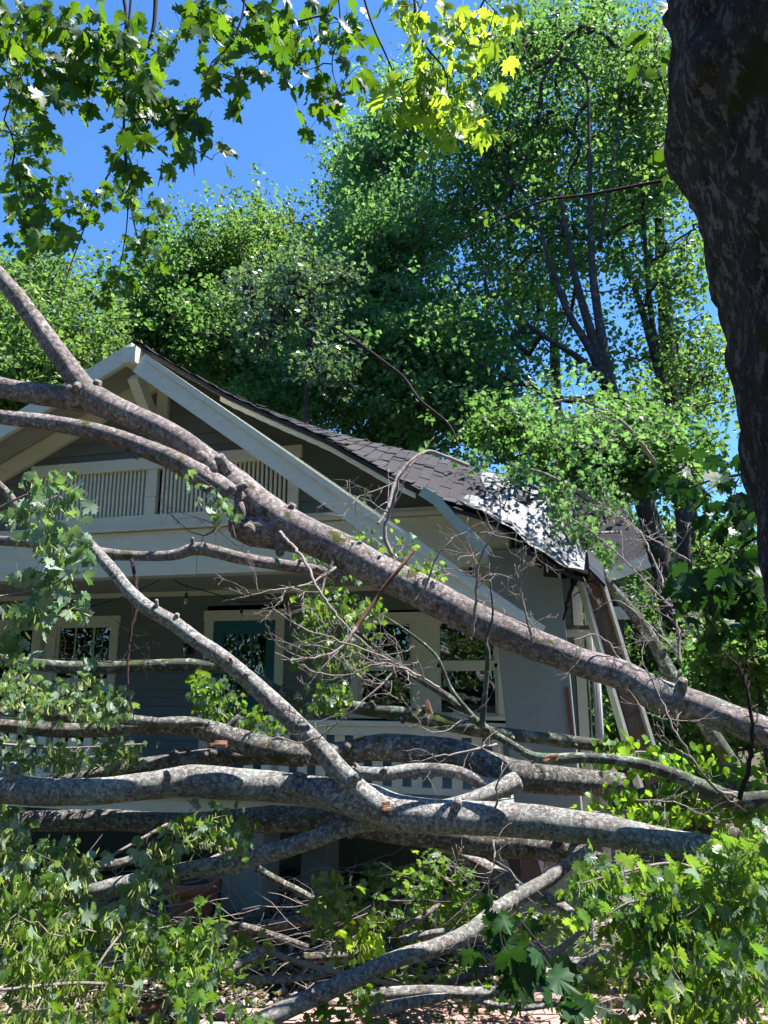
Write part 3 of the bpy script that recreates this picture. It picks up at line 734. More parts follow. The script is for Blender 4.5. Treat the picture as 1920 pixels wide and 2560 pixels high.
# roof deck, then shingles on the part that shows
us = np.concatenate([np.linspace(-7.2, AU, 26)[:-1], np.linspace(AU, 4.75, 60)]); vs = np.concatenate([np.linspace(-7, .2, 12), np.linspace(.35, 2.8, 20)])
TT = []
for v in vs:
    for u in us: TT.append((u, -v, roofz(u, v) - .012 + (.02 * math.sin(5 * u + 2 * v) * max(0, min(1, (u - 1.5) / 2)) if v > .5 else 0)))
TT = np.array(TT); nu, nv = len(us), len(vs); B2 = TT.copy(); B2[:, 2] -= .045
i = np.arange(nv - 1)[:, None] * nu; j = np.arange(nu - 1)[None]
ft = np.stack([i + j, i + j + 1, i + nu + j + 1, i + nu + j], -1).reshape(-1, 4); fb = ft[:, ::-1] + nu * nv
ed = []
for k in range(nu - 1): ed.append(((nv - 1) * nu + k, (nv - 1) * nu + k + 1, (nv - 1) * nu + k + 1 + nu * nv, (nv - 1) * nu + k + nu * nv))
for k in range(nv - 1): ed.append((k * nu + nu - 1, k * nu + nu - 1 + nu * nv, (k + 1) * nu + nu - 1 + nu * nv, (k + 1) * nu + nu - 1)); ed.append((k * nu, (k + 1) * nu, (k + 1) * nu + nu * nv, k * nu + nu * nv))
mi = [0] * len(ft) + [1] * len(fb) + [0] * len(ed)
roof = obj('roof', np_mesh('roof', np.vstack([TT, B2]), [np.vstack([ft, fb, np.array(ed)])], None, False, None, [M['shingle'], M['soffit']], mi), house)
def on_roof(u, v, dz=0.0): return (u, -v, roofz(u, v) + dz)
rest = MB(); nsh = 0
EXP = .128
kk = 0; u = AU + .05
while u < 3.72:
    v = 2.80 - (kk % 2) * .15; du = EXP * .87
    while v > .3:
        w2 = .295 if v > .6 else .3; va, vb = v - w2, v
        umax = 3.72
        if u + du < umax + .02:
            lift = rnd.uniform(.0, .006) + (.02 if rnd.random() < .04 else 0)
            q = MB() if (u > .75 and nsh < 290) else rest
            q.hexa([on_roof(u, va + .004, .001), on_roof(u + du + .02, va + .004, .012 + lift), on_roof(u + du + .02, vb - .004, .012 + lift), on_roof(u, vb - .004, .001),
                    on_roof(u, va + .004, .006), on_roof(u + du + .02, va + .004, .021 + lift), on_roof(u + du + .02, vb - .004, .021 + lift), on_roof(u, vb - .004, .006)], rnd.random())
            if q is not rest: part('shingle', q, 'shingle', roof); nsh += 1
        v -= .3
    u += du; kk += 1
tag(part('shingles', rest, 'shingle', roof), kind='stuff')
# ridge caps
for k in range(10):
    v = 2.78 - k * .22; q = MB(); z = AZ + .02
    q.hexa([(AU - .13, -v, z - .055), (AU - .13, -v + .24, z - .06), (AU, -v + .24, z), (AU, -v, z + .008), (AU - .13, -v, z - .045), (AU - .13, -v + .24, z - .05), (AU, -v + .24, z + .012), (AU, -v, z + .02)])
    q.hexa([(AU, -v, z + .008), (AU, -v + .24, z), (AU + .13, -v + .24, z - .075), (AU + .13, -v, z - .07), (AU, -v, z + .02), (AU, -v + .24, z + .012), (AU + .13, -v + .24, z - .06), (AU + .13, -v, z - .055)])
    part('ridge_cap', q, 'shingle', roof)

# torn white underlayment with its printed grid
nu, nv = 60, 40
u0_, u1_ = 3.62, 4.80
pts = []; flat = []
def sheet(su, sv, dz=.026):
    u = su; v = sv
    wr = .014 * math.sin(9 * u + 5 * v) + .010 * math.sin(23 * u - 9 * v + 2) + .007 * math.sin(31 * v + 4 * u) + .03 * max(0, math.sin(4.2 * (u - 3.9))) * math.sin(3 * v)
    return (u, -v, roofz(u, v) + dz + max(-.018, wr * .8))
def edge0(v): return 3.58 + .03 * math.sin(17 * v) if v > 2.35 else 3.72 + .05 * math.sin(9 * v)
for j_ in range(nv):
    v = 1.30 + (2.86 - 1.30) * j_ / (nv - 1)
    for i_ in range(nu):
        a = edge0(v) ; b = 4.80 + .03 * math.sin(11 * v); u = a + (b - a) * i_ / (nu - 1)
        pts.append(sheet(u, v)); flat.append((u, v, 0))
i = np.arange(nv - 1)[:, None] * nu; j = np.arange(nu - 1)[None]
ft = np.stack([i + j, i + j + 1, i + nu + j + 1, i + nu + j], -1).reshape(-1, 4)
me = np_mesh('underlayment', np.array(pts), ft, M['wrap'], True)
at = me.attributes.new('sheet', 'FLOAT_VECTOR', 'POINT'); at.data.foreach_set('vector', np.array(flat, dtype=np.float32).ravel())
ul = obj('underlayment', me, house); tag(ul, 'torn white printed sheet hanging over the broken eave')
sm = ul.modifiers.new('s', 'SOLIDIFY'); sm.thickness = .004
for s, u, v, size, rot in (('SHAR', 3.96, 2.72, .34, 0), ('ON', 3.70, 2.74, .11, 0), ('OSG', 4.52, 2.74, .26, 0), ('K', 3.96, 1.62, .34, 0), ('SH', 4.3, 2.1, .3, 0)):
    me = text_mesh(s, size, 0.0); me.materials.clear(); me.materials.append(M['ink'])
    import bmesh
    bm = bmesh.new(); bm.from_mesh(me); bmesh.ops.triangulate(bm, faces=bm.faces[:])
    for _ in range(3): bmesh.ops.subdivide_edges(bm, edges=[e for e in bm.edges if e.calc_length() > .035], cuts=1); bmesh.ops.triangulate(bm, faces=bm.faces[:])
    bm.to_mesh(me); bm.free()
    for vx in me.vertices:
        x, y, _ = vx.co; p_ = sheet(u - y, v - x, .036); vx.co = p_
    obj('print', me, ul)
# crumpled, folded flap of the sheet
q = MB(); rr = np.random.default_rng(3)
for k in range(7):
    u = 4.05 + rr.uniform(-.08, .08); v = rr.uniform(1.9, 2.8); c = np.array(on_roof(u, v, .05 + rr.uniform(0, .06))); d1 = rr.normal(size=3) * .09; d2 = rr.normal(size=3) * .07
    q.add([c, c + d1, c + d1 + d2, c + d2 * 1.1, c + d1 * .5 + (0, 0, .03)], [np.array([[0, 1, 4], [1, 2, 4], [2, 3, 4], [3, 0, 4]])])
tag(part('crumpled_flap', q, 'wrap', roof), kind='stuff')
# metal drip edge at the very end
q = MB(); a = on_roof(4.80, 2.86, .05); b = on_roof(4.80, 1.9, .05)
q.hexa([(4.76, -2.9, a[2] + .0), (4.88, -2.9, a[2] - .16), (4.88, -1.95, b[2] - .16), (4.76, -1.95, b[2]), (4.765, -2.9, a[2] + .02), (4.90, -2.9, a[2] - .14), (4.90, -1.95, b[2] - .14), (4.765, -1.95, b[2] + .02)]); part('drip_edge', q, 'wrap', roof)
# black felt and broken dark shingles hanging under the torn eave
for k, (px, py, w_, h_, an) in enumerate(((1328, 1372, 30, 34, -8), (1352, 1395, 34, 40, 12), (1378, 1420, 36, 46, -25), (1352, 1372, 34, 40, 5), (1374, 1394, 30, 44, 20), (1300, 1352, 30, 18, 0), (1398, 1412, 24, 44, 30), (1316, 1358, 30, 28, 5))):
    q = MB(); pts = []
    for dx, dy in ((-1, -1), (1, -1), (1, 1), (-1, 1)):
        x = dx * w_ / 2; y = dy * h_ / 2; an_ = math.radians(an + 30); X_ = px + x * math.cos(an_) - y * math.sin(an_); Y_ = py + x * math.sin(an_) + y * math.cos(an_)
        uu, zz_ = hp(X_, Y_, 2.55 - .04 * k); pts.append((uu, -(2.55 - .04 * k), zz_))
    q.hexa([(p[0], p[1] + .012, p[2]) for p in pts] + pts); part('hanging_felt', q, 'felt', roof)
q = MB(); a = hp(1392, 1402, 2.7); b = hp(1432, 1436, 2.7); q.bar((a[0], -2.7, a[1]), (b[0], -2.7, b[1]), .03, .05); part('split_lath', q, 'wood', roof)

# white rake boards: the left one still on, the right one torn loose and hanging straight
q = MB(); q.hexa([(AU - .0, -2.80, AZ - .25), (-7.2, -2.80, roofz(-7.2, 2.8) - .26), (-7.2, -2.86, roofz(-7.2, 2.8) - .26), (AU, -2.86, AZ - .25), (AU, -2.80, AZ - .03), (-7.2, -2.80, roofz(-7.2, 2.8) - .04), (-7.2, -2.86, roofz(-7.2, 2.8) - .04), (AU, -2.86, AZ - .03)]); part('rake_board', q, 'trim')
a = hp(345, 893, 2.86); b = hp(1345, 1598, 2.86)
q = MB(); q.bar((a[0] + .02, -2.84, a[1] - .07), (b[0], -2.84, b[1] + .01), .05, .25, up=(.6, 0, .8)); part('rake_board', q, 'trim', label='rake board torn loose on the right and hanging down')
q = MB(); q.bar((a[0] + .10, -2.875, a[1] - .01), (b[0] - .05, -2.875, b[1] + .10), .02, .06, up=(.6, 0, .8)); part('rake_moulding', q, 'trim')
q = MB(); c = hp(950, 1315, 2.7); d = hp(1330, 1560, 2.6); q.bar((c[0], -2.66, c[1]), (d[0], -2.62, d[1] + .03), .14, .035, up=(.6, 0, .8)); part('rake_lookout', q, 'trim')
# thin white trim just under the sagging shingles
q = MB(); us_ = np.linspace(.9, 3.12, 16)
for a_, b_ in zip(us_[:-1], us_[1:]):
    A, Bv = on_roof(a_, 2.76), on_roof(b_, 2.76)
    q.hexa([(A[0], A[1], A[2] - .118), (Bv[0], Bv[1], Bv[2] - .112), (Bv[0], Bv[1] + .03, Bv[2] - .112), (A[0], A[1] + .03, A[2] - .118), (A[0], A[1], A[2] - .060), (Bv[0], Bv[1], Bv[2] - .062), (Bv[0], Bv[1] + .03, Bv[2] - .062), (A[0], A[1] + .03, A[2] - .060)])
part('eave_trim', q, 'white')
pl = [hp(x, y, 2.82) for x, y in ((1052, 1226), (1090, 1250), (1130, 1295), (1222, 1384))]
q = MB()
for k in range(3):
    (a, az), (b, bz) = pl[k], pl[k + 1]; q.bar((a, -2.80, az), (b, -2.80, bz), .015, .10, up=(.5, 0, .8))
part('peeled_trim', q, 'pale_green', label='pale green strip of trim peeled off and dangling')
# left overhang: soffit boards and the frieze on the wall
for k in range(7):
    a0 = 2.19 + .6 * k / 7; q = MB(); z_ = roofz(-7, 2.5)
    q.hexa([(AU, -a0 - .002, AZ - .075), (-7.1, -a0 - .002, z_ - .10), (-7.1, -a0 - .083, z_ - .10), (AU, -a0 - .083, AZ - .075), (AU, -a0 - .002, AZ - .062), (-7.1, -a0 - .002, z_ - .085), (-7.1, -a0 - .083, z_ - .085), (AU, -a0 - .083, AZ - .062)]); part('soffit_board', q, 'soffit')
q = MB(); q.hexa([(AU - .05, -2.12, AZ - .33), (-7.1, -2.12, roofz(-7.1, 2) - .32), (-7.1, -2.18, roofz(-7.1, 2) - .32), (AU - .05, -2.18, AZ - .33), (AU - .05, -2.12, AZ - .09), (-7.1, -2.12, roofz(-7.1, 2) - .09), (-7.1, -2.18, roofz(-7.1, 2) - .09), (AU - .05, -2.18, AZ - .09)]); part('frieze_board', q, 'white')
# knee brace under the ridge
q = MB(); a = hp(330, 945, 2.8); b = hp(392, 1085, 2.2)
q.bar((AU, -2.74, a[1] + .04), (AU + .0, -2.20, b[1] - .02), .13, .15, up=(0, -.5, .8)); part('knee_brace', q, 'white')
q = MB(); q.ub(AU - .05, AU + .10, 2.125, 2.19, b[1] - .12, AZ - .3); part('brace_post', q, 'white')
q = MB(); q.ub(AU - .09, AU + .09, 2.12, 2.9, AZ - .29, AZ - .10); part('ridge_beam', q, 'white')

# right side of the house: corner board, downspout, broken trim ledge
q = MB(); q.ub(4.56, 4.68, -.03, .05, 0.2, 3.62); part('corner_board', q, 'white')
q = MB()
for k in range(8):
    an = k * math.pi / 4; q.tube([(4.80 + .035 * math.cos(an), -.12 + .035 * math.sin(an), .2), (4.80 + .035 * math.cos(an), -.12 + .035 * math.sin(an), 3.45)], .016, 8)
q.tube([(4.80, -.12, .2), (4.80, -.12, 3.45)], .045, 12); part('downspout', q, 'downspout', smooth=True)
q = MB(); q.ub(4.40, 4.86, .0, .14, 2.98, 3.07); part('ledge', q, 'white')
q = MB(); q.ub(4.40, 4.84, .0, .17, 3.072, 3.12); part('ledge_cap', q, 'oldwood')
q = MB(); q.ub(4.70, 4.72, -7, -.05, .2, 3.9); part('side_wall', q, 'siding')
q = MB(); q.ub(4.9, 4.96, -5.5, -.2, 3.55, 3.68); part('side_fascia', q, 'white')
# red scraped edge of the column
q = MB(); pl = [hp(x, y, 2.26) for x, y in ((1416, 1718), (1424, 1790), (1432, 1850))]
for k in range(2): q.bar((pl[k][0], -2.25, pl[k][1]), (pl[k + 1][0], -2.25, pl[k + 1][1]), .02, .035, up=(1, 0, 0))
part('scraped_edge', q, paint_mat('raw_red_wood', (0.20, 0.06, 0.04)))

# ------------------------------------------------------------------ rear wing seen past the corner
wing = empty('rear_wing', (HO[0], HO[1], 0), -TH, 'rear wing with dark shingles and a white eave beyond the broken corner', 'house')
def strip_roof(name, a0, a1, b0, b1, th=.05, par=wing, mat='shingle'):
    q = MB(); lo = [a0, a1, b1, b0]; q.hexa([(p[0], p[1], p[2] - th) for p in lo] + [tuple(p) for p in lo]); return part(name, q, mat, par)
def up(px, py, v): u, z = hp(px, py, v); return (u, -v, z)
A = up(1400, 1225, -1.5); Bq = up(1560, 1268, -1.5); C = up(1490, 1440, -.4); D = up(1620, 1392, -.4)
strip_roof('roof', C, D, A, Bq)
nrm = np.cross(np.array(D) - C, np.array(A) - C); nrm /= np.linalg.norm(nrm); SLL = np.linalg.norm(np.array(A) - C); NC = 13
for k in range(13):
    t = (k + .5) / 13; q = MB()
    L0 = np.array(C) * (1 - t) + np.array(A) * t; R0 = np.array(D) * (1 - t) + np.array(Bq) * t; q.bar(L0 + nrm * (.012 + .004 * (k % 2)), R0 + nrm * (.012 + .004 * (k % 2)), SLL / NC * .97, .006, up=tuple(nrm)); part('shingle_course', q, 'shingle', wing)
q = MB(); q.bar(np.array(C) + (0, -.04, -.06), np.array(D) + (0, -.04, -.06), .05, .17); part('eave_board', q, 'trim', wing)
q = MB(); a = up(1478, 1400, -.3); q.bar(a, up(1478, 1700, -.3), .10, .10, up=(0, 1, 0)); part('corner_post', q, 'white', wing)
A = up(1490, 1462, -3.5); Bq = up(1560, 1470, -3.5); C = up(1500, 1522, -2.6); D = up(1588, 1522, -2.6)
strip_roof('lower_roof', C, D, A, Bq)
nrm = np.cross(np.array(D) - C, np.array(A) - C); nrm /= np.linalg.norm(nrm); SLL = np.linalg.norm(np.array(A) - C); NC = 5
for k in range(5):
    t = (k + .5) / 5; L0 = np.array(C) * (1 - t) + np.array(A) * t; R0 = np.array(D) * (1 - t) + np.array(Bq) * t; q = MB(); q.bar(L0 + nrm * (.012 + .004 * (k % 2)), R0 + nrm * (.012 + .004 * (k % 2)), SLL / NC * .97, .006, up=tuple(nrm)); part('shingle_course', q, 'shingle', wing)
q = MB(); q.bar(np.array(C) + (0, -.04, -.07), np.array(D) + (0, -.04, -.07), .05, .2); part('eave_board', q, 'white', wing)
q = MB(); a = up(1545, 1545, -2.7); q.bar(a, (a[0], a[1], 0), .1, .1, up=(0, 1, 0)); part('porch_post', q, 'oldwood', wing)

# ------------------------------------------------------------------ broken box post leaning at the corner
a = P(1468, 1425, 7.5); b = P(1612, 1900, 7.2); b0 = P(1660, 2060, 7.1)
post = empty('broken_post', b0, 0, 'split porch post leaning right, its brown core showing between white boards', 'post')
inv = b0
q = MB(); q.bar(a - inv, b0 - inv, .145, .10, up=(0, 1, 0)); o = q.build('core', M['wood'], post)
sdv = np.cross(b0 - a, (0, 1, 0)); sdv /= np.linalg.norm(sdv)
q = MB(); q.bar(a - inv + sdv * .088 + (0, -.03, 0), b0 - inv + sdv * .088 + (0, -.03, 0), .03, .2, up=(0, 1, 0)); q.build('side_board', M['trim'], post)
q = MB(); q.bar(a - inv - sdv * .10 + (0, -.02, -.04), b0 - inv - sdv * .13 + (0, -.02, 0), .03, .18, up=(0, 1, 0)); q.build('side_board', M['trim'], post)
for t in (.18, .38, .6, .8):
    q = MB(); c = a * (1 - t) + b0 * t - inv; q.bar(c - sdv * .072 + (0, -.052, 0), c + sdv * .072 + (0, -.052, .015), .012, .03); q.build('seam', M['oldwood'], post)

# ------------------------------------------------------------------ small things on the porch
def string_lights(label, pts, bulbs, group):
    base = pts[0]; o = empty('string_light', base, 0, label, 'string light', group)
    q = MB(); L = [np.array(p) - base for p in pts]; q.tube(L, .006, 6, res=.06)
    for p in bulbs:
        p = np.array(p) - base; q.tube([p + (0, 0, .10), p + (0.006, 0, .05), p], .004, 5)
    q.build('cord', M['iron'], o)
    for p in bulbs:
        p = np.array(p) - base; s_ = MB(); s_.lathe([(0, .0), (.018, 0), (.020, -.02), (.020, -.055), (.016, -.06), (0, -.06)], p, 12); so_ = s_.build('socket', M['iron'], o, True)
        s_ = MB(); s_.lathe([(.012, -.06), (.020, -.075), (.026, -.10), (.024, -.125), (.012, -.14), (0, -.143)], p, 14); s_.build('bulb', M['bulb'], so_, True)
def v2w(px, py, v): u, z = hp(px, py, v); return HW(u, v, z)
string_lights('string of bare bulbs drooping under the porch beam on the left', [v2w(60, 1500, 1.5), v2w(130, 1535, 1.6), v2w(212, 1518, 1.7), v2w(300, 1495, 1.8), v2w(400, 1450, 1.85)], [v2w(213, 1540, 1.7)], 'string lights under the porch ceiling')
string_lights('string of bare bulbs above the teal front door', [v2w(435, 1450, 1.85), v2w(466, 1465, 1.75), v2w(540, 1485, 1.6), v2w(604, 1505, 1.5), v2w(690, 1500, 1.5)], [v2w(466, 1483, 1.75), v2w(604, 1520, 1.5)], 'string lights under the porch ceiling')
string_lights('string of bare bulbs beside the broken end of the beam', [v2w(1110, 1420, 1.7), v2w(1168, 1395, 1.8), v2w(1225, 1372, 1.9), v2w(1235, 1440, 1.8)], [v2w(1176, 1412, 1.8), v2w(1236, 1440, 1.8)], 'string lights under the porch ceiling')

c = HW(hp(475, 1580, .08)[0], .06, hp(475, 1600, .08)[1])
ln = empty('wall_lantern', c, -TH, 'black scroll arm lantern on the wall left of the teal door', 'lantern')
q = MB(); q.tube([(0, 0, -.12), (0, -.05, -.02), (0.02, -.08, .10), (.05, -.09, .16), (.02, -.09, .20), (-.03, -.09, .17), (-.02, -.09, .12), (.01, -.09, .12)], .008, 8, res=.015); q.build('scroll_arm', M['iron'], ln, True)
q = MB(); q.box(-.04, .04, 0, .03, -.2, -.04); q.build('wall_plate', M['iron'], ln)
q = MB(); q.lathe([(0, -.05), (.05, -.07), (.055, -.09), (.045, -.10)], (0, -.10, 0), 12); q.lathe([(.03, -.24), (.04, -.245), (.0, -.26)], (0, -.10, 0), 12); q.build('lantern_cap', M['iron'], ln, True)
q = MB(); q.lathe([(.044, -.10), (.034, -.24)], (0, -.10, 0), 8); q.build('lantern_glass', M['glass'], ln)

pc = P(478, 2265, 8.15); pc[2] = .02
pot = empty('flower_pot', pc, 0, 'big terracotta pot under the porch beside the blue grey pier', 'pot')
q = MB(); q.lathe([(0, 0.01), (.15, .01), (.165, .03), (.215, .20), (.245, .33), (.25, .36), (.275, .365), (.28, .46), (.27, .475), (.25, .47), (.24, .40), (0, .40)], (0, 0, 0), 40); q.build('body', M['terracotta'], pot, True)
q = MB(); q.lathe([(0, .43), (.12, .45), (.235, .415)], (0, 0, 0), 20); q.build('soil', M['soil'], pot)

# crushed black metal box
bc = P(1345, 2200, 6.75)
bx = empty('metal_box', bc, 0, 'crushed black metal box propped open between the lower limbs', 'metal box')
def pq(px, py, Y): return P(px, py, Y) - bc
def slab(name, pts, th, mat, par=bx):
    n_ = np.cross(np.array(pts[1]) - pts[0], np.array(pts[2]) - pts[0]); n_ /= np.linalg.norm(n_); q = MB(); q.hexa([np.array(p) for p in pts] + [np.array(p) - n_ * th for p in pts]); return q.build(name, M[mat], par)
slab('lid', [pq(1255, 2105, 6.9), pq(1290, 2082, 7.3), pq(1375, 2092, 7.3), pq(1335, 2135, 6.75)], .012, 'black_metal')
slab('side_panel', [pq(1302, 2140, 6.72), pq(1336, 2136, 6.70), pq(1358, 2208, 6.72), pq(1305, 2212, 6.78)], .015, 'black_metal')
slab('side_panel', [pq(1336, 2136, 6.71), pq(1372, 2112, 6.85), pq(1380, 2180, 6.9), pq(1358, 2206, 6.73)], .015, 'black_metal')
slab('side_panel', [pq(1262, 2130, 6.85), pq(1302, 2141, 6.74), pq(1306, 2211, 6.80), pq(1288, 2190, 6.9)], .015, 'black_metal')
slab('corner_cap', [pq(1358, 2122, 6.68), pq(1378, 2106, 6.7), pq(1384, 2118, 6.7), pq(1362, 2136, 6.68)], .03, 'black_metal')
for a, b in (((1290, 2083, 6.95), (1342, 2140, 6.66)), ((1372, 2128, 6.8), (1402, 2165, 6.6)), ((1340, 2118, 6.9), (1358, 2100, 6.9))):
    q = MB(); q.tube([pq(*a), pq(*b)], .011, 8); q.build('rod', M['iron'], bx, True)
rr = np.random.default_rng(9)
fence = empty('wooden_fence', P(1600, 1900, 14.5) * (1, 1, 0), 0, 'dark weathered wooden fence in the trees beyond the leaning post', 'fence')
fo = np.array(fence.location)
for k, px in enumerate((1590, 1662, 1740, 1830, 1920)):
    p_ = P(px, 1840, 14.5); q = MB(); q.box(-.06, .06, -.06, .06, 0, 1.35); o = q.build('fence_post', M['oldwood'], fence); o.location = (p_[0] - fo[0], 0, 0)
for z in (1.25, .75, .3):
    q = MB(); q.box(-.3, 3.2, -.10, -.062, z - .07, z + .07); q.build('rail', M['oldwood'], fence)
# ------------------------------------------------------------------ standing trees behind the house
def st(l, Y): return [P(x, y, Y if len(q) < 3 else q[2]) for q in l for x, y in (q[:2],)]
def ground_under(p): return np.array((p[0], p[1], -.1))
BIG = 'trees standing behind the house'
def stem(pxs, Y, r0, r1, root=True):
    pts = [P(x, y, Y) for x, y in pxs]
    if root: pts = [ground_under(pts[0])] + pts
    return (pts, np.linspace(r0, r1, len(pts)))
tree('maple_tree', 'bright yellow green tree at the left edge behind the gable', [stem([(60, 1300), (70, 900), (90, 650)], 17, .22, .06)],
     [(60, 760, 17, 180, 170, 2.6), (185, 890, 16, 95, 110, 2), (20, 950, 16, 120, 120, 2), (120, 620, 17.5, 60, 40, 1.2, .3)], 525, 91, 0.126, M['lf_treeA'], M['bark_far'], 21, BIG)
tree('maple_tree', 'tall green tree with twin tops left of the blue gap', [stem([(430, 1300), (440, 900), (480, 700)], 21, .28, .07)],
     [(480, 640, 21, 65, 75, 2), (425, 720, 21, 60, 70, 2), (385, 830, 20.5, 80, 100, 2.4), (500, 830, 20, 130, 150, 3), (330, 950, 19, 90, 80, 2)], 650, 76, 0.131, M['lf_treeB'], M['bark_far'], 22, BIG)
tree('maple_tree', 'rounded light green treetop standing highest in the middle gap', [stem([(660, 1300), (655, 900), (650, 650)], 22, .3, .08)],
     [(640, 570, 22, 90, 80, 2.4), (730, 640, 22, 110, 90, 2.6), (580, 660, 22, 80, 110, 2), (680, 780, 21.5, 150, 130, 3), (800, 720, 22, 90, 120, 2.4), (560, 530, 22, 24, 30, .8, .6), (560, 860, 20, 90, 120, 2)], 775, 76, 0.131, M['lf_treeA'], M['bark_far'], 23, BIG)
tree('poplar_tree', 'small pale glossy leaved tree just above the sagging roof', [stem([(760, 1200), (770, 950), (790, 760)], 13.5, .09, .03)],
     [(730, 700, 13.5, 50, 50, .8), (670, 770, 13.5, 40, 60, .9), (790, 790, 13.3, 60, 70, .9), (650, 880, 13, 30, 70, .8), (730, 930, 13, 70, 60, .8), (850, 690, 13.5, 40, 40, .6), (610, 720, 13.5, 30, 60, .6), (830, 910, 13.5, 50, 60, .6), (760, 640, 13.5, 30, 40, .5)], 300, 22, .10, M['lf_silver'], M['bark_far'], 24, BIG, spread=.2, mode='limp')
tree('maple_tree', 'dense dark green tree rising right of the sagging roof', [stem([(1010, 1350), (1000, 1000), (990, 700), (1000, 450)], 17.5, .30, .08), stem([(1010, 1100), (1100, 900), (1150, 700)], 17.2, .12, .04, False)],
     [(960, 420, 18, 100, 120, 2), (1040, 250, 18.5, 110, 130, 2.2), (930, 620, 17.5, 90, 150, 2.4), (1060, 560, 17.5, 150, 170, 2.6), (950, 850, 16.5, 130, 170, 2.6), (1090, 860, 16.5, 150, 170, 2.6), (1000, 1020, 16, 190, 110, 2.2), (1200, 1000, 16, 110, 100, 2)], 1312, 85, 0.118, M['lf_treeC'], M['bark_far'], 25, BIG, r_tip=.016)
tree('maple_tree', 'tall forked dark stemmed tree in the right half reaching the top',
     [stem([(1735, 1950), (1725, 1750), (1700, 1600), (1650, 1400), (1590, 1180), (1545, 1040), (1500, 900), (1440, 700), (1400, 480)], 14.5, .36, .04),
      stem([(1560, 1080), (1520, 940), (1500, 820), (1480, 660), (1475, 480), (1470, 200)], 14.5, .15, .03, False),
      stem([(1530, 1000), (1480, 880), (1420, 780), (1370, 640), (1330, 480)], 14.5, .12, .03, False),
      stem([(1520, 960), (1440, 890), (1330, 820), (1250, 740)], 14.3, .09, .02, False),
      stem([(1640, 1400), (1600, 1150), (1560, 1000), (1420, 1000), (1300, 960), (1180, 900)], 14.2, .14, .03, False),
      stem([(1560, 1060), (1430, 1060), (1300, 1080), (1150, 1040)], 14.2, .08, .02, False),
      stem([(1500, 620), (1530, 420), (1560, 250)], 14.5, .05, .015, False),
      stem([(1730, 1800), (1640, 1640), (1560, 1520), (1530, 1440)], 14.3, .16, .05, False)],
     [(1300, 120, 16.3, 160, 140, 2), (1480, 100, 16.3, 140, 130, 2), (1250, 380, 16.3, 150, 160, 2), (1420, 330, 16.3, 150, 150, 2), (1580, 300, 16.3, 90, 160, 1.6), (1330, 560, 16, 130, 130, 1.8), (1200, 680, 16, 110, 130, 1.8), (1450, 620, 16.3, 70, 120, 1.6, .5), (1600, 560, 16.3, 50, 130, 1.4, .5), (1280, 850, 16, 100, 90, 1.6, .6)], 576, 58, 0.115, M['lf_treeB'], M['bark_far'], 26, BIG, jit=.06, r_tip=.015)
tree('maple_tree', 'slim upright tree close beside the huge dark trunk',
     [stem([(1760, 1900), (1720, 1500), (1690, 1100), (1640, 900), (1600, 760), (1540, 600)], 15.5, .22, .04), stem([(1650, 930), (1625, 760), (1610, 560), (1600, 300)], 15.5, .08, .02, False)],
     [(1640, 420, 15.5, 100, 110, 1.6), (1700, 650, 15.5, 80, 120, 1.5), (1610, 720, 15.8, 90, 80, 1.4, .5), (1750, 900, 15.5, 60, 140, 1.3), (1620, 180, 15.5, 80, 120, 1.4), (1560, 900, 15.8, 80, 60, 1.2, .3)], 350, 52, 0.115, M['lf_treeA'], M['bark_far'], 27, BIG, jit=.07)
tree('maple_tree', 'grey barked tree rising out of the top right behind the others',
     [stem([(1800, 1900), (1690, 1100), (1665, 800), (1650, 600), (1645, 300), (1640, 50)], 17, .34, .03)],
     [(1500, 480, 18, 150, 150, 1.6, .5), (1300, 720, 19, 150, 150, 2, .7), (1700, 1000, 18, 90, 100, 1.6), (1560, 1180, 18, 150, 100, 2), (1750, 1180, 17, 100, 110, 2), (1620, 1400, 19, 120, 160, 2, .8), (1800, 1450, 17, 110, 180, 2)], 442, 58, 0.126, M['lf_treeA'], M['bark_far'], 28, BIG)
tree('maple_tree', 'mid height leafy tree right behind the torn white roof end',
     [stem([(1560, 1900), (1540, 1500), (1500, 1200), (1480, 1080)], 12, .12, .05)],
     [(1420, 1060, 12, 110, 80, 1.1), (1560, 1080, 12, 120, 90, 1.2), (1330, 1120, 11.5, 90, 60, .9), (1460, 1210, 11.5, 110, 70, .9), (1640, 1150, 12, 110, 100, 1.1), (1250, 1080, 12, 80, 60, .8)], 412, 49, 0.109, M['lf_treeB'], M['bark_far'], 29, BIG, spread=.3)
tree('maple_tree', 'farther green treetops closing the gap right of the centre sky', [stem([(860, 1300), (870, 900), (880, 600)], 23, .28, .05)],
     [(880, 560, 23, 80, 110, 2), (860, 720, 23, 90, 120, 2), (900, 900, 22, 110, 130, 2), (900, 400, 23, 50, 80, 1.6)], 420, 80, .125, M['lf_treeB'], M['bark_far'], 30, BIG)
tree('maple_tree', 'thin leaved tall tree filling the upper right between the stems', [stem([(1400, 1500), (1390, 1000), (1380, 600), (1390, 200)], 20, .26, .04)],
     [(1380, 120, 20, 190, 150, 2), (1560, 180, 20, 140, 170, 2), (1200, 180, 20, 130, 170, 2), (1300, 420, 20, 170, 150, 2), (1520, 480, 20, 130, 170, 2, .7), (1380, 700, 20, 150, 150, 2, .6), (1200, 560, 20, 110, 150, 2), (1640, 360, 20, 60, 200, 2)], 378, 62, .12, M['lf_treeB'], M['bark_far'], 31, BIG, r_tip=.018, expo=.5)
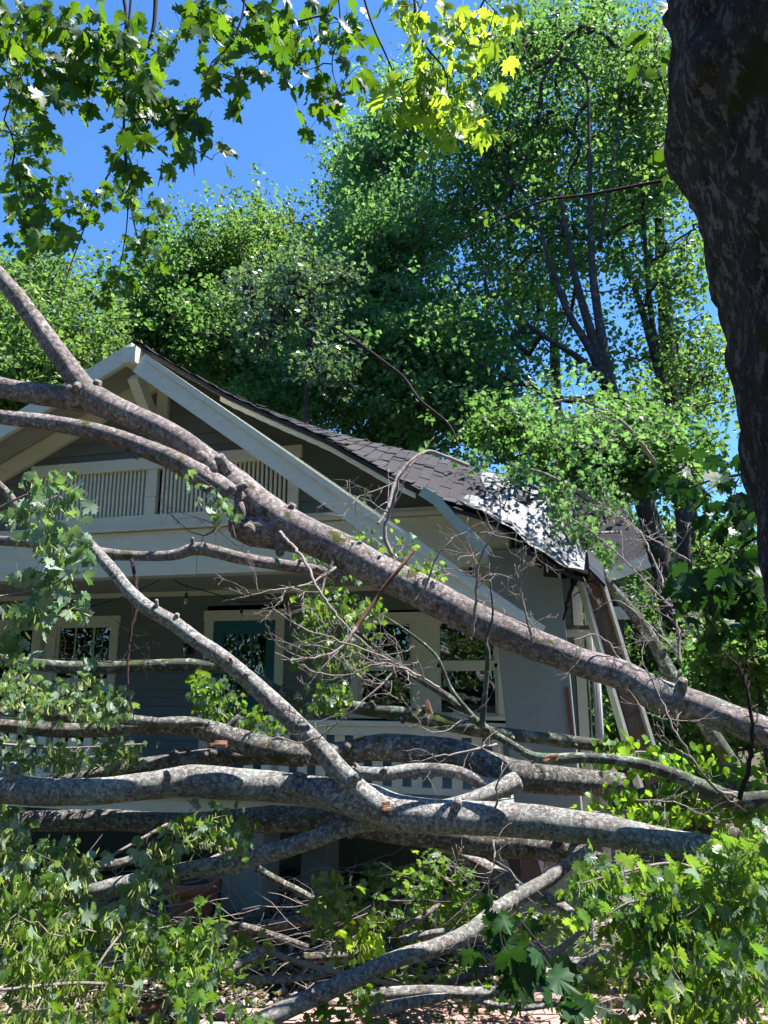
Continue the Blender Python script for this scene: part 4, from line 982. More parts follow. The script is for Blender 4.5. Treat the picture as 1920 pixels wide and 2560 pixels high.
tree('maple_tree', 'low dark tree filling the space directly behind the sagging roof', [stem([(760, 1300), (765, 1150), (770, 1020)], 19, .2, .08)],
     [(620, 960, 19, 90, 70, 1.6), (740, 1000, 19, 110, 90, 1.8), (860, 1020, 19, 100, 80, 1.8), (960, 1080, 18.5, 90, 70, 1.6), (560, 900, 20, 70, 50, 1.4)], 420, 80, .11, M['lf_treeC'], M['bark_far'], 32, BIG)
# understory shrubs
US = 'shrubs in the shade beyond the right side of the house'
for k, (x, y, Yd, rx, ry, mat, lab) in enumerate(((1600, 1640, 17, 120, 130, 'lf_treeB', 'broad shrub between the leaning post and the dark stems'), (1820, 1740, 13, 130, 130, 'lf_treeC', 'deep green shrub under the right end of the main limb'),
        (1740, 1600, 15, 110, 110, 'lf_silver', 'shrub with glossy light catching leaves beside the dark stems'), (1600, 1820, 16, 160, 90, 'lf_treeC', 'low shrub in front of the dark wooden fence'), (1890, 1560, 12, 70, 150, 'lf_treeA', 'sunlit shrub at the right edge below the huge trunk'))):
    tree('shrub', lab, [stem([(x, y + 60), (x + 8, y)], Yd, .05, .02)], [(x, y, Yd, rx, ry, 1.3), (x + rx * .5, y + ry * .5, Yd, rx * .6, ry * .5, 1)], 170, 50, .11, M[mat], M['bark_far'], 60 + k, US, 'shrub', spread=.3)
# the wood farther away
rng = np.random.default_rng(77); n = 150000
ang = rng.uniform(-1.1, 1.1, n); R_ = rng.uniform(33, 48, n); bump = 8.2 + 2.6 * np.sin(ang * 9 + 1) + 1.8 * np.sin(ang * 23) + .9 * np.sin(ang * 61)
z = bump * rng.random(n) ** .7
c = np.stack([R_ * np.sin(ang), R_ * np.cos(ang), z], -1)
tag(obj('far_wood', scatter_mesh('far_wood', QUAD, c, rng.uniform(.22, .42, n), orient(n, rng, 'spread'), M['lf_treeB'], rng)), 'leafy edge of the wood filling the gaps behind every tree', 'wood', kind='stuff')
# the trees across the street, behind the photographer, seen mirrored in the window panes
n = 110000; ang = rng.uniform(-2.0, 2.0, n) + math.pi; R_ = rng.uniform(20, 28, n); top = 14 + 3 * np.sin(ang * 7 + 2) + 2 * np.sin(ang * 17); z = top * rng.random(n) ** .8
c = np.stack([R_ * np.sin(ang), R_ * np.cos(ang), z], -1)
tag(obj('street_trees', scatter_mesh('street_trees', QUAD, c, rng.uniform(.25, .5, n), orient(n, rng, 'spread'), M['lf_dark'], rng)), 'treeline across the street mirrored darkly in the porch windows', 'wood', kind='stuff')

# the huge trunk close on the right
ed = [(1668, -150), (1664, 0), (1660, 130), (1652, 250), (1692, 330), (1738, 420), (1775, 560), (1820, 700), (1842, 900), (1862, 1100), (1882, 1260), (1908, 1480), (1955, 1800), (2000, 2300)]
Yt = 1.75; rr_ = .40; pts = []
for x, y in ed:
    e_ = P(x, y, Yt); ae = math.atan2(e_[0], Yt); cx_ = e_[0] + rr_
    for _ in range(8): cx_ = Yt * math.tan(ae + math.asin(rr_ * .99 / math.hypot(cx_, Yt)))
    pts.append(np.array((cx_, Yt, e_[2])))
pts = pts[::-1]; pts = [np.array((pts[0][0] + .05, Yt, -.15))] + pts
bt = empty('maple_tree', pts[0], 0, 'huge dark rough barked trunk filling the right edge', 'tree'); b0_ = np.array(bt.location)
mb = MB(); P_, R__ = resample(np.array(pts) - b0_, np.full(len(pts), rr_), .03)
N_ = 90; a = np.arange(N_) * 2 * math.pi / N_
ring = np.stack([np.cos(a), np.sin(a), 0 * a], -1)
q = P_[:, None, :] + ring[None] * R__[:, None, None]
q2 = q.reshape(-1, 3) * (1, 1, .22)
fur = np.abs(snoise(q2, 26, 3)) * .9 + np.abs(snoise(q2 * (1, 1, 2.2), 55, 4)) * .45 + snoise(q.reshape(-1, 3), 11, 6) * .22
V = P_[:, None, :] + ring[None] * (R__[:, None] - .024 + .036 * fur.reshape(len(P_), N_))[:, :, None]
i = np.arange(len(P_) - 1)[:, None] * N_; j = np.arange(N_)[None]; k = (j + 1) % N_
mb.add(V.reshape(-1, 3), np.stack([i + j, i + k, i + N_ + k, i + N_ + j], -1).reshape(-1, 4)); mb.build('trunk', M['bark_near'], bt, True)

# ------------------------------------------------------------------ the fallen limbs
def limb_pts(l, k=.82): return [P(x, y, Yd) for x, y, Yd, w_ in l], [w_ / 2 * Yd / F * k for x, y, Yd, w_ in l]
LG = 'limbs fallen across the front garden'
def fallen(name, label, limbs, mat='bark', seed=0, group=LG, cat='limb', parts=('trunk', 'limb'), twigs=(), ends=(), k=.82):
    """limbs: list of [(px, py, distance, width_px)...]"""
    base, _ = limb_pts(limbs[0]); base = base[-1] * (1, 1, 0)
    o = empty(name, base, 0, label, cat, group)
    for i, l in enumerate(limbs):
        pts, rad = limb_pts(l, k); mb = MB(); mr = max(rad)
        mb.tube([p - base for p in pts], rad, 26 if mr > .06 else 14, lump=.045 if mr > .05 else .07, res=max(.018, mr * .32), seed=seed + i * 3)
        mb.build(parts[0] if i == 0 else parts[1], M[mat], o, True)
        if mr > .045:
            rg = np.random.default_rng(seed * 7 + i); sb = MB(); pa = np.array(pts) - base
            for _ in range(int(rg.integers(3, 7))):
                k_ = int(rg.integers(0, len(pa) - 1)); t_ = rg.random(); c_ = pa[k_] * (1 - t_) + pa[k_ + 1] * t_; rr = rad[k_] * (1 - t_) + rad[k_ + 1] * t_
                ax = pa[k_ + 1] - pa[k_]; ax /= np.linalg.norm(ax); dv = rg.normal(size=3) * (.6, .3, .6) + (0, -.7, .35); dv -= ax * dv.dot(ax); dv /= np.linalg.norm(dv); dv = dv + ax * rg.uniform(-.6, .6); L = rg.uniform(.25, 1.1) * rr
                q_ = rr * rg.uniform(.22, .42); sb.tube([c_ + dv * rr * .55, c_ + dv * rr * .95, c_ + dv * (rr + L * .4), c_ + dv * (rr + L)], [q_ * 1.7, q_ * 1.25, q_, q_ * .85], 10, lump=.08, seed=seed + _)
            sb.build('branch_stub', M[mat], o, True)
    for (pl, w0, ns, mt) in twigs: bare(o, base, pl, w0, ns, mt, seed + len(pl) + int(pl[0][0]))
    for (x, y, Yd, rpx, dx, dy) in ends:       # torn pale wood at a broken end
        c = P(x, y, Yd) - base; d = P(x + dx, y + dy, Yd) - P(x, y, Yd); r = rpx * Yd / F; mb = MB(); rg = np.random.default_rng(int(x))
        dn = d / np.linalg.norm(d)
        for k in range(9):
            s_ = rg.normal(size=3) * r * .42; s_ -= dn * s_.dot(dn); L = np.linalg.norm(d) * rg.uniform(.3, 1.0)
            mb.tube([c + s_ - dn * r * .8, c + s_ + dn * L * .5, c + s_ * 1.1 + dn * L], [r * .42, r * .3, r * .05], 5)
        mb.build('splintered_end', M['fresh_wood'], o)
    return o
def bare(o, base, pl, w0, ns, mt, seed, name='twig', n2=2):
    """bare twig along pl [(px,py,Y)...], base width w0 px, ns side twigs"""
    rg = np.random.default_rng(seed); pts = [P(*p) - base for p in pl]; Yd = pl[0][2]; r0 = w0 / 2 * Yd / F
    P_, R_ = resample(np.array(pts), np.linspace(r0, r0 * .35, len(pts)), .04); P_ = P_ + rg.normal(size=P_.shape) * .004
    mb = MB(); mb.tube(P_, R_, 7)
    def side(p, d, L, r, lev):
        m = max(3, int(L / .035)); q = [p]; dd = d / np.linalg.norm(d)
        for _ in range(m):
            dd = dd + rg.normal(size=3) * .20 + (0, 0, .03); dd /= np.linalg.norm(dd); q.append(q[-1] + dd * L / m)
        mb.tube(q, np.linspace(r, max(r * .4, .0011), len(q)), 5)
        if lev > 0:
            for _ in range(int(rg.integers(1, 3 + lev))):
                k = int(rg.integers(1, len(q) - 1)); side(q[k], dd + rg.normal(size=3) * .9, L * rg.uniform(.3, .6), r * .6, lev - 1)
    T_ = np.gradient(P_, axis=0)
    for _ in range(ns):
        k = int(rg.integers(1, len(P_) - 1)); t = T_[k] / np.linalg.norm(T_[k]); d = t * .7 + rg.normal(size=3) * (.8, .5, .8)
        side(P_[k], d, rg.uniform(.12, .42), max(R_[k] * .5, .0018), n2)
    return tag(mb.build(name, M[mt], o, True))

# A: the main limb, root end at the lower right, forking to the upper left over the roof
A = [(2120, 1905, 4.7, 110), (1930, 1835, 4.9, 104), (1830, 1800, 5.0, 112), (1740, 1765, 5.1, 108), (1640, 1735, 5.2, 122), (1560, 1690, 5.3, 108), (1450, 1655, 5.4, 106), (1320, 1605, 5.5, 112), (1200, 1555, 5.6, 118), (1080, 1495, 5.7, 122), (960, 1435, 5.8, 124), (850, 1375, 5.9, 128), (740, 1325, 6.0, 130), (650, 1270, 6.1, 140), (590, 1215, 6.1, 128), (520, 1155, 6.2, 100), (440, 1095, 6.2, 92), (350, 1050, 6.3, 98), (250, 1005, 6.4, 110), (205, 965, 6.4, 90), (150, 890, 6.4, 78), (85, 800, 6.4, 70), (20, 715, 6.4, 66), (-120, 560, 6.4, 60)]
A2 = [(600, 1260, 6.0, 90), (540, 1215, 5.95, 86), (450, 1160, 5.95, 80), (360, 1120, 6.0, 74), (250, 1082, 6.0, 68), (130, 1058, 6.1, 60), (0, 1042, 6.1, 58), (-150, 1020, 6.2, 50)]
A3 = [(260, 1010, 6.45, 90), (170, 995, 6.5, 86), (90, 985, 6.5, 84), (0, 968, 6.6, 80), (-150, 930, 6.6, 70)]
B = [(850, 1440, 5.85, 40), (790, 1425, 5.75, 38), (700, 1412, 5.7, 42), (600, 1395, 5.6, 44), (540, 1380, 5.6, 46), (490, 1372, 5.6, 50), (430, 1388, 5.6, 38), (350, 1390, 5.6, 36), (270, 1385, 5.6, 44), (180, 1368, 5.6, 42), (90, 1358, 5.6, 38), (0, 1352, 5.6, 34), (-120, 1345, 5.6, 30)]
A4 = [(40, 1268, 5.9, 26), (20, 1235, 5.9, 30), (-40, 1180, 5.9, 30)]
main = fallen('fallen_tree', 'biggest fallen limb slanting from lower right up across the gable', [A, A2, A3, B, A4, [(760, 1345, 6.05, 116), (690, 1330, 6.05, 128), (630, 1325, 6.05, 120), (585, 1318, 6.05, 80)]], 'bark_pink', 1, cat='fallen limb', k=.69,
    twigs=[([(840, 1420, 5.6), (770, 1460, 5.4), (690, 1475, 5.3), (620, 1490, 5.3), (555, 1503, 5.3)], 7, 8, 'twig'),
           ([(700, 1330, 5.8), (760, 1400, 5.4), (800, 1480, 5.2), (870, 1570, 5.1), (950, 1640, 5.0)], 9, 6, 'twig'),
           ([(980, 1390, 5.6), (960, 1330, 5.6), (990, 1240, 5.6), (1000, 1190, 5.6), (1060, 1130, 5.7)], 12, 5, 'twig'),
           ([(1180, 1590, 5.2), (1190, 1500, 5.15), (1200, 1400, 5.1), (1250, 1300, 5.1), (1245, 1220, 5.1)], 9, 9, 'twig'),
           ([(330, 1400, 5.5), (345, 1500, 5.3), (325, 1600, 5.2), (320, 1700, 5.1), (335, 1790, 5.0)], 9, 4, 'twig_dark'),
           ([(560, 1270, 5.6), (530, 1330, 5.5), (480, 1330, 5.5), (420, 1280, 5.5)], 5, 8, 'twig_dark'),
           ([(1700, 1660, 5.1), (1690, 1550, 5.2), (1650, 1440, 5.4), (1600, 1330, 5.6), (1530, 1280, 5.8)], 8, 14, 'twig'),
           ([(1560, 1660, 5.3), (1500, 1590, 5.3), (1430, 1600, 5.2)], 5, 5, 'twig'),
           ([(1760, 1560, 6.0), (1660, 1500, 6.2), (1560, 1400, 6.4), (1480, 1330, 6.6), (1420, 1290, 6.8)], 6, 22, 'twig'),
           ([(1720, 1400, 6.6), (1600, 1330, 6.8), (1500, 1265, 6.9), (1440, 1280, 7.0)], 6, 20, 'twig'),
           ([(1700, 1640, 5.6), (1620, 1560, 5.8), (1540, 1500, 6.0), (1480, 1530, 6.2)], 5, 14, 'twig'),
           ([(1330, 1600, 5.3), (1300, 1450, 5.3), (1340, 1380, 5.3), (1290, 1310, 5.3)], 6, 12, 'twig'),
           ([(1060, 1480, 5.5), (1100, 1380, 5.4), (1180, 1330, 5.4), (1330, 1360, 5.4)], 6, 12, 'twig')])
D = [(2000, 2170, 4.3, 42), (1860, 2135, 4.4, 58), (1760, 2118, 4.5, 66), (1640, 2100, 4.6, 74), (1520, 2078, 4.7, 84), (1400, 2062, 4.75, 86), (1300, 2052, 4.8, 92), (1200, 2045, 4.8, 92), (1100, 2042, 4.8, 92), (1000, 2032, 4.85, 96), (930, 2012, 4.9, 108), (850, 1990, 4.9, 92), (760, 1975, 4.95, 84), (660, 1965, 5.0, 82), (560, 1958, 5.0, 88), (480, 1952, 5.0, 88), (380, 1962, 5.0, 78), (250, 1978, 5.0, 74), (120, 1980, 5.0, 78), (0, 1970, 5.0, 80), (-160, 1955, 5.0, 80)]
C = [(960, 2025, 4.85, 80), (905, 1985, 4.85, 66), (850, 1930, 4.85, 58), (790, 1860, 4.85, 52), (730, 1800, 4.85, 52), (670, 1745, 4.9, 54), (610, 1690, 4.9, 50), (550, 1640, 4.9, 46), (490, 1600, 4.95, 46), (430, 1555, 5.0, 44), (370, 1520, 5.0, 42), (320, 1475, 5.05, 38), (285, 1430, 5.1, 36), (255, 1395, 5.2, 34), (215, 1350, 5.3, 28)]
H = [(1010, 2050, 4.95, 76), (950, 2050, 4.95, 58), (870, 2066, 4.95, 50), (790, 2095, 4.95, 50), (700, 2125, 5.0, 52), (620, 2145, 5.0, 52), (580, 2162, 5.0, 56), (500, 2170, 5.05, 46), (400, 2190, 5.1, 44), (300, 2215, 5.15, 48), (200, 2235, 5.2, 46), (80, 2252, 5.3, 40), (-40, 2280, 5.3, 34)]
low = fallen('fallen_tree', 'long lichen white limb lying level lowest in front of the railing', [D, C, H], 'bark', 11, cat='fallen limb', k=.84,
    twigs=[([(1240, 2030, 4.7), (1243, 1970, 4.6), (1265, 1915, 4.6), (1300, 1900, 4.6)], 6, 4, 'twig'), ([(1235, 2100, 4.6), (1230, 2180, 4.5), (1180, 2250, 4.5), (1100, 2320, 4.5)], 5, 9, 'twig'),
           ([(1590, 2000, 4.5), (1700, 2010, 4.4), (1800, 2060, 4.4)], 5, 5, 'twig')], ends=[(965, 2018, 4.72, 13, -22, 2)])
# knot on the low limb
mb = MB(); c = P(748, 1953, 4.82) - np.array(low.location); mb.lathe([(.0, -.035), (.030, -.03), (.045, .0), (.06, .0), (.066, -.03), (.075, -.07)], (0, 0, 0), 18); kn = mb.build('knot', M['bark'], low, True)
kn.matrix_local = Matrix.Translation(c) @ Matrix.Rotation(math.radians(62), 4, 'X') @ Matrix.Rotation(math.radians(20), 4, 'Y')
fallen('fallen_limb', 'grey mottled limb running level behind the lichen white one', [[(1560, 1962, 5.6, 66), (1450, 1955, 5.6, 74), (1330, 1945, 5.6, 84), (1230, 1925, 5.6, 100), (1150, 1895, 5.6, 96), (1050, 1876, 5.6, 84), (950, 1868, 5.6, 78), (860, 1882, 5.6, 64), (760, 1885, 5.5, 60), (660, 1870, 5.5, 66), (560, 1840, 5.5, 66), (470, 1815, 5.5, 56), (380, 1815, 5.5, 46), (270, 1822, 5.5, 46), (150, 1825, 5.5, 44), (0, 1812, 5.5, 42), (-140, 1800, 5.5, 42)],
    [(520, 1808, 5.4, 20), (400, 1806, 5.4, 28), (280, 1796, 5.4, 34), (140, 1788, 5.4, 38), (0, 1775, 5.4, 38), (-140, 1768, 5.4, 36)]], 'bark_dark', 21, cat='fallen limb', ends=[(560, 1862, 5.35, 8, -70, -6)])
fallen('fallen_limb', 'short pale limb curving under the grey mottled one', [[(1300, 1960, 5.35, 44), (1220, 1962, 5.35, 40), (1140, 1930, 5.35, 36), (1040, 1925, 5.4, 40), (960, 1935, 5.4, 40), (880, 1930, 5.45, 34)], [(1290, 1955, 5.3, 60), (1220, 1985, 5.2, 46), (1160, 2005, 5.15, 40), (1090, 2020, 5.1, 36)]], 'bark', 31, cat='fallen limb')
fallen('fallen_limb', 'rough limb sloping up from the left between two level limbs', [[(760, 1895, 5.7, 50), (640, 1888, 5.7, 56), (520, 1895, 5.7, 56), (420, 1908, 5.65, 50), (300, 1925, 5.6, 46), (200, 1945, 5.6, 38), (120, 1952, 5.6, 26)]], 'bark_dark', 35, cat='fallen limb')
fallen('fallen_limb', 'shadowy thick limb directly beneath the lichen white one', [[(1480, 2140, 5.8, 66), (1330, 2110, 5.8, 84), (1220, 2105, 5.8, 90), (1100, 2085, 5.8, 80), (980, 2070, 5.8, 78), (880, 2058, 5.75, 66), (780, 2050, 5.7, 70), (680, 2048, 5.7, 74), (560, 2055, 5.7, 60), (420, 2058, 5.7, 56), (280, 2050, 5.7, 58), (120, 2052, 5.7, 58), (0, 2050, 5.7, 56), (-140, 2040, 5.7, 56)]], 'bark_dark', 41, cat='fallen limb')
fallen('fallen_limb', 'dark heavy limb under the hanging vine on the right', [[(2060, 2090, 5.2, 90), (1880, 2100, 5.2, 96), (1760, 2080, 5.3, 100), (1640, 2062, 5.4, 80), (1540, 2052, 5.4, 54), (1440, 2050, 5.5, 34)], [(1920, 1990, 5.0, 70), (1800, 1975, 5.0, 60), (1700, 1965, 5.1, 50), (1600, 1990, 5.1, 40)]], 'bark_dark', 45, cat='fallen limb')
fallen('fallen_limb', 'greenish limb lying level across the window and door', [[(780, 1765, 7.4, 26), (730, 1742, 7.4, 34), (680, 1722, 7.4, 38), (620, 1690, 7.35, 40), (560, 1672, 7.3, 36), (480, 1662, 7.3, 38), (380, 1664, 7.3, 34), (280, 1668, 7.3, 38), (170, 1668, 7.3, 36), (80, 1660, 7.3, 34), (0, 1648, 7.3, 32), (-120, 1640, 7.3, 32)]], 'bark_green', 51, cat='fallen limb', twigs=[([(330, 1650, 7.2), (230, 1655, 7.1), (130, 1642, 7.1)], 4, 4, 'twig_dark')])
fallen('fallen_limb', 'mossy limb resting against the railing below the right window', [[(1540, 1868, 6.6, 34), (1450, 1858, 6.7, 36), (1350, 1845, 6.7, 36), (1240, 1832, 6.7, 38), (1130, 1812, 6.8, 42), (1040, 1790, 6.8, 44), (950, 1778, 6.9, 40), (860, 1765, 7.0, 36), (780, 1760, 7.0, 30)]], 'bark_green', 55, cat='fallen limb', ends=[(1072, 1780, 6.6, 7, -10, -34)])
fallen('fallen_limb', 'smooth grey limb reaching from the vine to the right edge', [[(2050, 1985, 4.4, 40), (1920, 1998, 4.45, 46), (1840, 2002, 4.5, 54), (1760, 1972, 4.5, 52), (1680, 1935, 4.55, 38), (1600, 1910, 4.6, 34), (1520, 1898, 4.6, 30), (1440, 1895, 4.65, 30), (1380, 1898, 4.65, 32), (1330, 1890, 4.7, 26), (1280, 1862, 4.75, 22), (1200, 1810, 4.8, 22), (1130, 1750, 4.85, 22), (1060, 1705, 4.9, 20), (1000, 1665, 4.95, 17), (940, 1620, 5.0, 14), (880, 1570, 5.0, 10)],
    [(1190, 1800, 4.8, 15), (1130, 1725, 4.8, 12), (1090, 1640, 4.8, 11), (1020, 1580, 4.8, 9), (960, 1540, 4.8, 6)], [(1205, 1815, 4.78, 20), (1210, 1760, 4.75, 16), (1220, 1640, 4.7, 14), (1215, 1600, 4.7, 12), (1232, 1540, 4.7, 8), (1225, 1450, 4.7, 6)]],
    'bark_green', 61, cat='fallen limb', twigs=[([(1180, 1790, 4.7), (1080, 1830, 4.6), (1000, 1740, 4.6)], 4, 5, 'twig'), ([(1240, 1860, 4.65), (1110, 1890, 4.5), (1020, 1905, 4.5)], 6, 4, 'twig'),
       ([(1050, 1700, 4.8), (960, 1660, 4.7), (830, 1690, 4.7), (690, 1630, 4.7)], 6, 9, 'twig'), ([(1100, 1720, 4.7), (950, 1640, 4.6), (760, 1570, 4.6), (680, 1520, 4.6)], 7, 10, 'twig'), ([(1000, 1665, 4.8), (900, 1760, 4.7), (780, 1850, 4.7), (680, 1840, 4.7)], 6, 7, 'twig'),
       ([(1840, 1990, 4.4), (1780, 1960, 4.3), (1700, 1850, 4.3), (1640, 1720, 4.4), (1600, 1650, 4.4)], 9, 8, 'twig'), ([(1850, 2000, 4.3), (1880, 1850, 4.2), (1860, 1700, 4.2), (1800, 1620, 4.2)], 12, 9, 'twig_dark')], ends=[(1385, 1893, 4.55, 10, -30, 4)])
fallen('leaning_limb', 'grey straight limb leaning from the broken roof corner down right', [[(1930, 2060, 7.2, 40), (1840, 1925, 7.4, 44), (1770, 1820, 7.5, 44), (1720, 1745, 7.6, 44), (1680, 1690, 7.6, 40), (1630, 1600, 7.7, 36), (1580, 1530, 7.7, 34), (1520, 1460, 7.7, 30), (1480, 1400, 7.7, 26), (1450, 1330, 7.7, 18)]], 'bark_green', 71, cat='fallen limb',
    twigs=[([(1480, 1410, 7.5), (1440, 1450, 7.2), (1420, 1500, 7.1), (1408, 1550, 7.1)], 14, 5, 'twig_dark')])
fallen('fallen_branch', 'bare branch arching above the sagging shingles against the trees', [[(1150, 1120, 7.8, 7), (1120, 1060, 7.9, 9), (1050, 1000, 8, 10), (1010, 945, 8.1, 10), (960, 905, 8.1, 11), (900, 860, 8.2, 9), (830, 815, 8.2, 7)]], 'twig_dark', 75, cat='branch', group='bare branches on the roof')
fallen('fallen_branch', 'bent bare branch lying on the sagging shingles', [[(1170, 1164, 6.9, 12), (1110, 1140, 6.7, 12), (1064, 1130, 6.6, 13), (1010, 1170, 6.5, 12), (985, 1215, 6.4, 11), (970, 1270, 6.3, 9), (945, 1310, 6.2, 7)]], 'twig', 77, cat='branch', group='bare branches on the roof', twigs=[([(985, 1210, 6.3), (900, 1240, 6.2), (880, 1262, 6.1)], 4, 4, 'twig')])
fallen('broken_stick', 'reddish bare stick slanting across the main limb', [[(870, 1600, 4.9, 12), (900, 1555, 4.95, 14), (940, 1500, 5.0, 12), (960, 1470, 5.0, 13), (1000, 1420, 5.0, 11), (1036, 1374, 5.05, 9)]], 'twig_red', 79, cat='stick', group='sticks', twigs=[([(890, 1570, 4.85), (840, 1630, 4.8), (740, 1650, 4.7), (700, 1650, 4.7)], 9, 8, 'twig')])
I = [(560, 2600, 4.6, 44), (700, 2530, 4.7, 50), (800, 2485, 4.75, 46), (900, 2440, 4.8, 46), (1000, 2395, 4.85, 46), (1080, 2372, 4.9, 46), (1170, 2335, 4.95, 48), (1240, 2280, 5.0, 48), (1310, 2235, 5.05, 44), (1370, 2200, 5.1, 40), (1420, 2160, 5.15, 34), (1490, 2112, 5.25, 26)]
fallen('fallen_limb', 'long limb slanting from bottom centre up to the black metal box', [I, [(1500, 2215, 5.2, 24), (1440, 2235, 5.15, 22), (1370, 2255, 5.1, 18)]], 'bark', 81, cat='fallen limb')
fallen('fallen_limb', 'limb crossing beneath the slanting one beside the black metal box', [[(1100, 2110, 6.0, 34), (1180, 2150, 6.0, 38), (1260, 2195, 5.9, 40), (1330, 2230, 5.8, 38), (1400, 2265, 5.7, 34), (1450, 2300, 5.6, 24)]], 'bark', 84, cat='fallen limb')
GB = 'cut and snapped branches lying on the gravel'
for k, (lab, l, mt, e) in enumerate((
    ('pale branch lying level along the gravel above the bricks', [(880, 2492, 5.0, 30), (960, 2484, 5.0, 30), (1080, 2478, 5.05, 30), (1200, 2482, 5.1, 30), (1330, 2468, 5.1, 26), (1450, 2474, 5.1, 22), (1590, 2478, 5.1, 16)], 'bark', (884, 2492, 4.98, 9, -8, 2)),
    ('short snapped branch end resting on the brick path', [(925, 2530, 4.85, 28), (990, 2514, 4.9, 28), (1060, 2500, 4.95, 26), (1120, 2490, 5, 18)], 'bark', (930, 2531, 4.84, 10, -12, 6)),
    ('level branch half hidden behind the long slanting limb', [(1140, 2390, 5.7, 26), (1240, 2400, 5.75, 28), (1340, 2402, 5.8, 28), (1440, 2408, 5.8, 30), (1530, 2408, 5.8, 24)], 'bark', None),
    ('thin bare branch pointing up right over the gravel', [(1320, 2430, 5.2, 20), (1370, 2395, 5.2, 20), (1420, 2358, 5.2, 18), (1464, 2318, 5.2, 12)], 'twig', None),
    ('stubby branch propped on the level pale branch', [(1110, 2468, 5.3, 26), (1180, 2440, 5.3, 26), (1250, 2422, 5.3, 24)], 'bark_dark', None),
    ('dark branch on the ground in front of the blue grey pier', [(540, 2308, 6.6, 20), (620, 2320, 6.5, 22), (700, 2345, 6.4, 20), (770, 2368, 6.3, 14)], 'bark_dark', None),
    ('thin branch sloping down in front of the shadowed porch base', [(640, 2170, 6.2, 22), (700, 2205, 6.2, 22), (770, 2240, 6.1, 18), (820, 2275, 6.1, 12)], 'bark_dark', None),
    ('reddish peeled branch at the lower left edge of the bricks', [(270, 2540, 4.7, 20), (360, 2520, 4.7, 26), (440, 2508, 4.75, 28), (520, 2500, 4.8, 20)], 'twig_red', None),
    ('snapped branch stub pointing up from the lower left leaves', [(500, 2470, 4.7, 30), (560, 2430, 4.7, 30), (610, 2402, 4.75, 28), (655, 2380, 4.8, 22)], 'bark_pink', (655, 2380, 4.8, 9, 8, -4)),
    ('long thin straight twig across the lower left leaves', [(0, 2475, 4.3, 8), (200, 2458, 4.4, 9), (350, 2470, 4.5, 8), (480, 2490, 4.6, 6)], 'twig', None),
    ('short thick branch at the far right among bright leaves', [(1780, 2320, 4.6, 34), (1850, 2275, 4.6, 36), (1930, 2245, 4.6, 38)], 'bark_pink', None),
    ('fallen branch under the left leaves near the terracotta pot', [(60, 2190, 6.0, 24), (180, 2170, 6.0, 28), (290, 2160, 6.1, 26), (380, 2130, 6.2, 22)], 'bark_dark', None),
    ('dark limb lying in the shade in front of the porch base', [(560, 2335, 6.9, 28), (700, 2310, 6.9, 34), (830, 2300, 6.9, 30), (960, 2330, 6.8, 26), (1080, 2345, 6.8, 20)], 'bark_dark', None),
    ('long thin bare branch slanting over the gravel toward the bricks', [(640, 2370, 5.6, 14), (800, 2420, 5.4, 14), (960, 2455, 5.3, 12), (1060, 2470, 5.2, 8)], 'twig', None),
    ('sunlit bare branch lying across the middle of the gravel', [(1000, 2350, 5.9, 18), (1110, 2330, 5.9, 18), (1230, 2345, 5.9, 14), (1300, 2330, 5.9, 10)], 'bark', None),
    ('forked pale branch leaning behind the long slanting limb', [(880, 2400, 5.8, 14), (960, 2340, 5.8, 16), (1060, 2290, 5.9, 16), (1130, 2230, 6.0, 12)], 'bark_pink', None),
    ('crooked grey branch lying above the terracotta pot rim', [(350, 2120, 5.9, 20), (470, 2110, 5.9, 20), (600, 2130, 6.0, 18), (720, 2120, 6.0, 12)], 'bark_dark', None),
    ('thin sunlit branch under the dark drooping leaves', [(1180, 2500, 5.0, 14), (1300, 2520, 4.9, 16), (1440, 2500, 4.9, 12)], 'bark', None),
    ('pale branch poking out of the lower right leaf heap', [(1400, 2440, 4.9, 12), (1500, 2390, 4.8, 18), (1580, 2360, 4.8, 20)], 'bark', None),
    ('grey branch resting on the gravel behind the bricks on the left', [(540, 2440, 5.5, 18), (660, 2450, 5.5, 20), (800, 2440, 5.5, 16)], 'bark', None),
    ('grey branch lying low behind the bright centre sprigs', [(760, 2395, 6.0, 26), (860, 2390, 6.0, 28), (980, 2380, 6.0, 24)], 'bark_dark', None))):
    fallen('fallen_branch', lab, [l], mt, 90 + k * 4, GB, 'branch', ends=[e] if e else [])
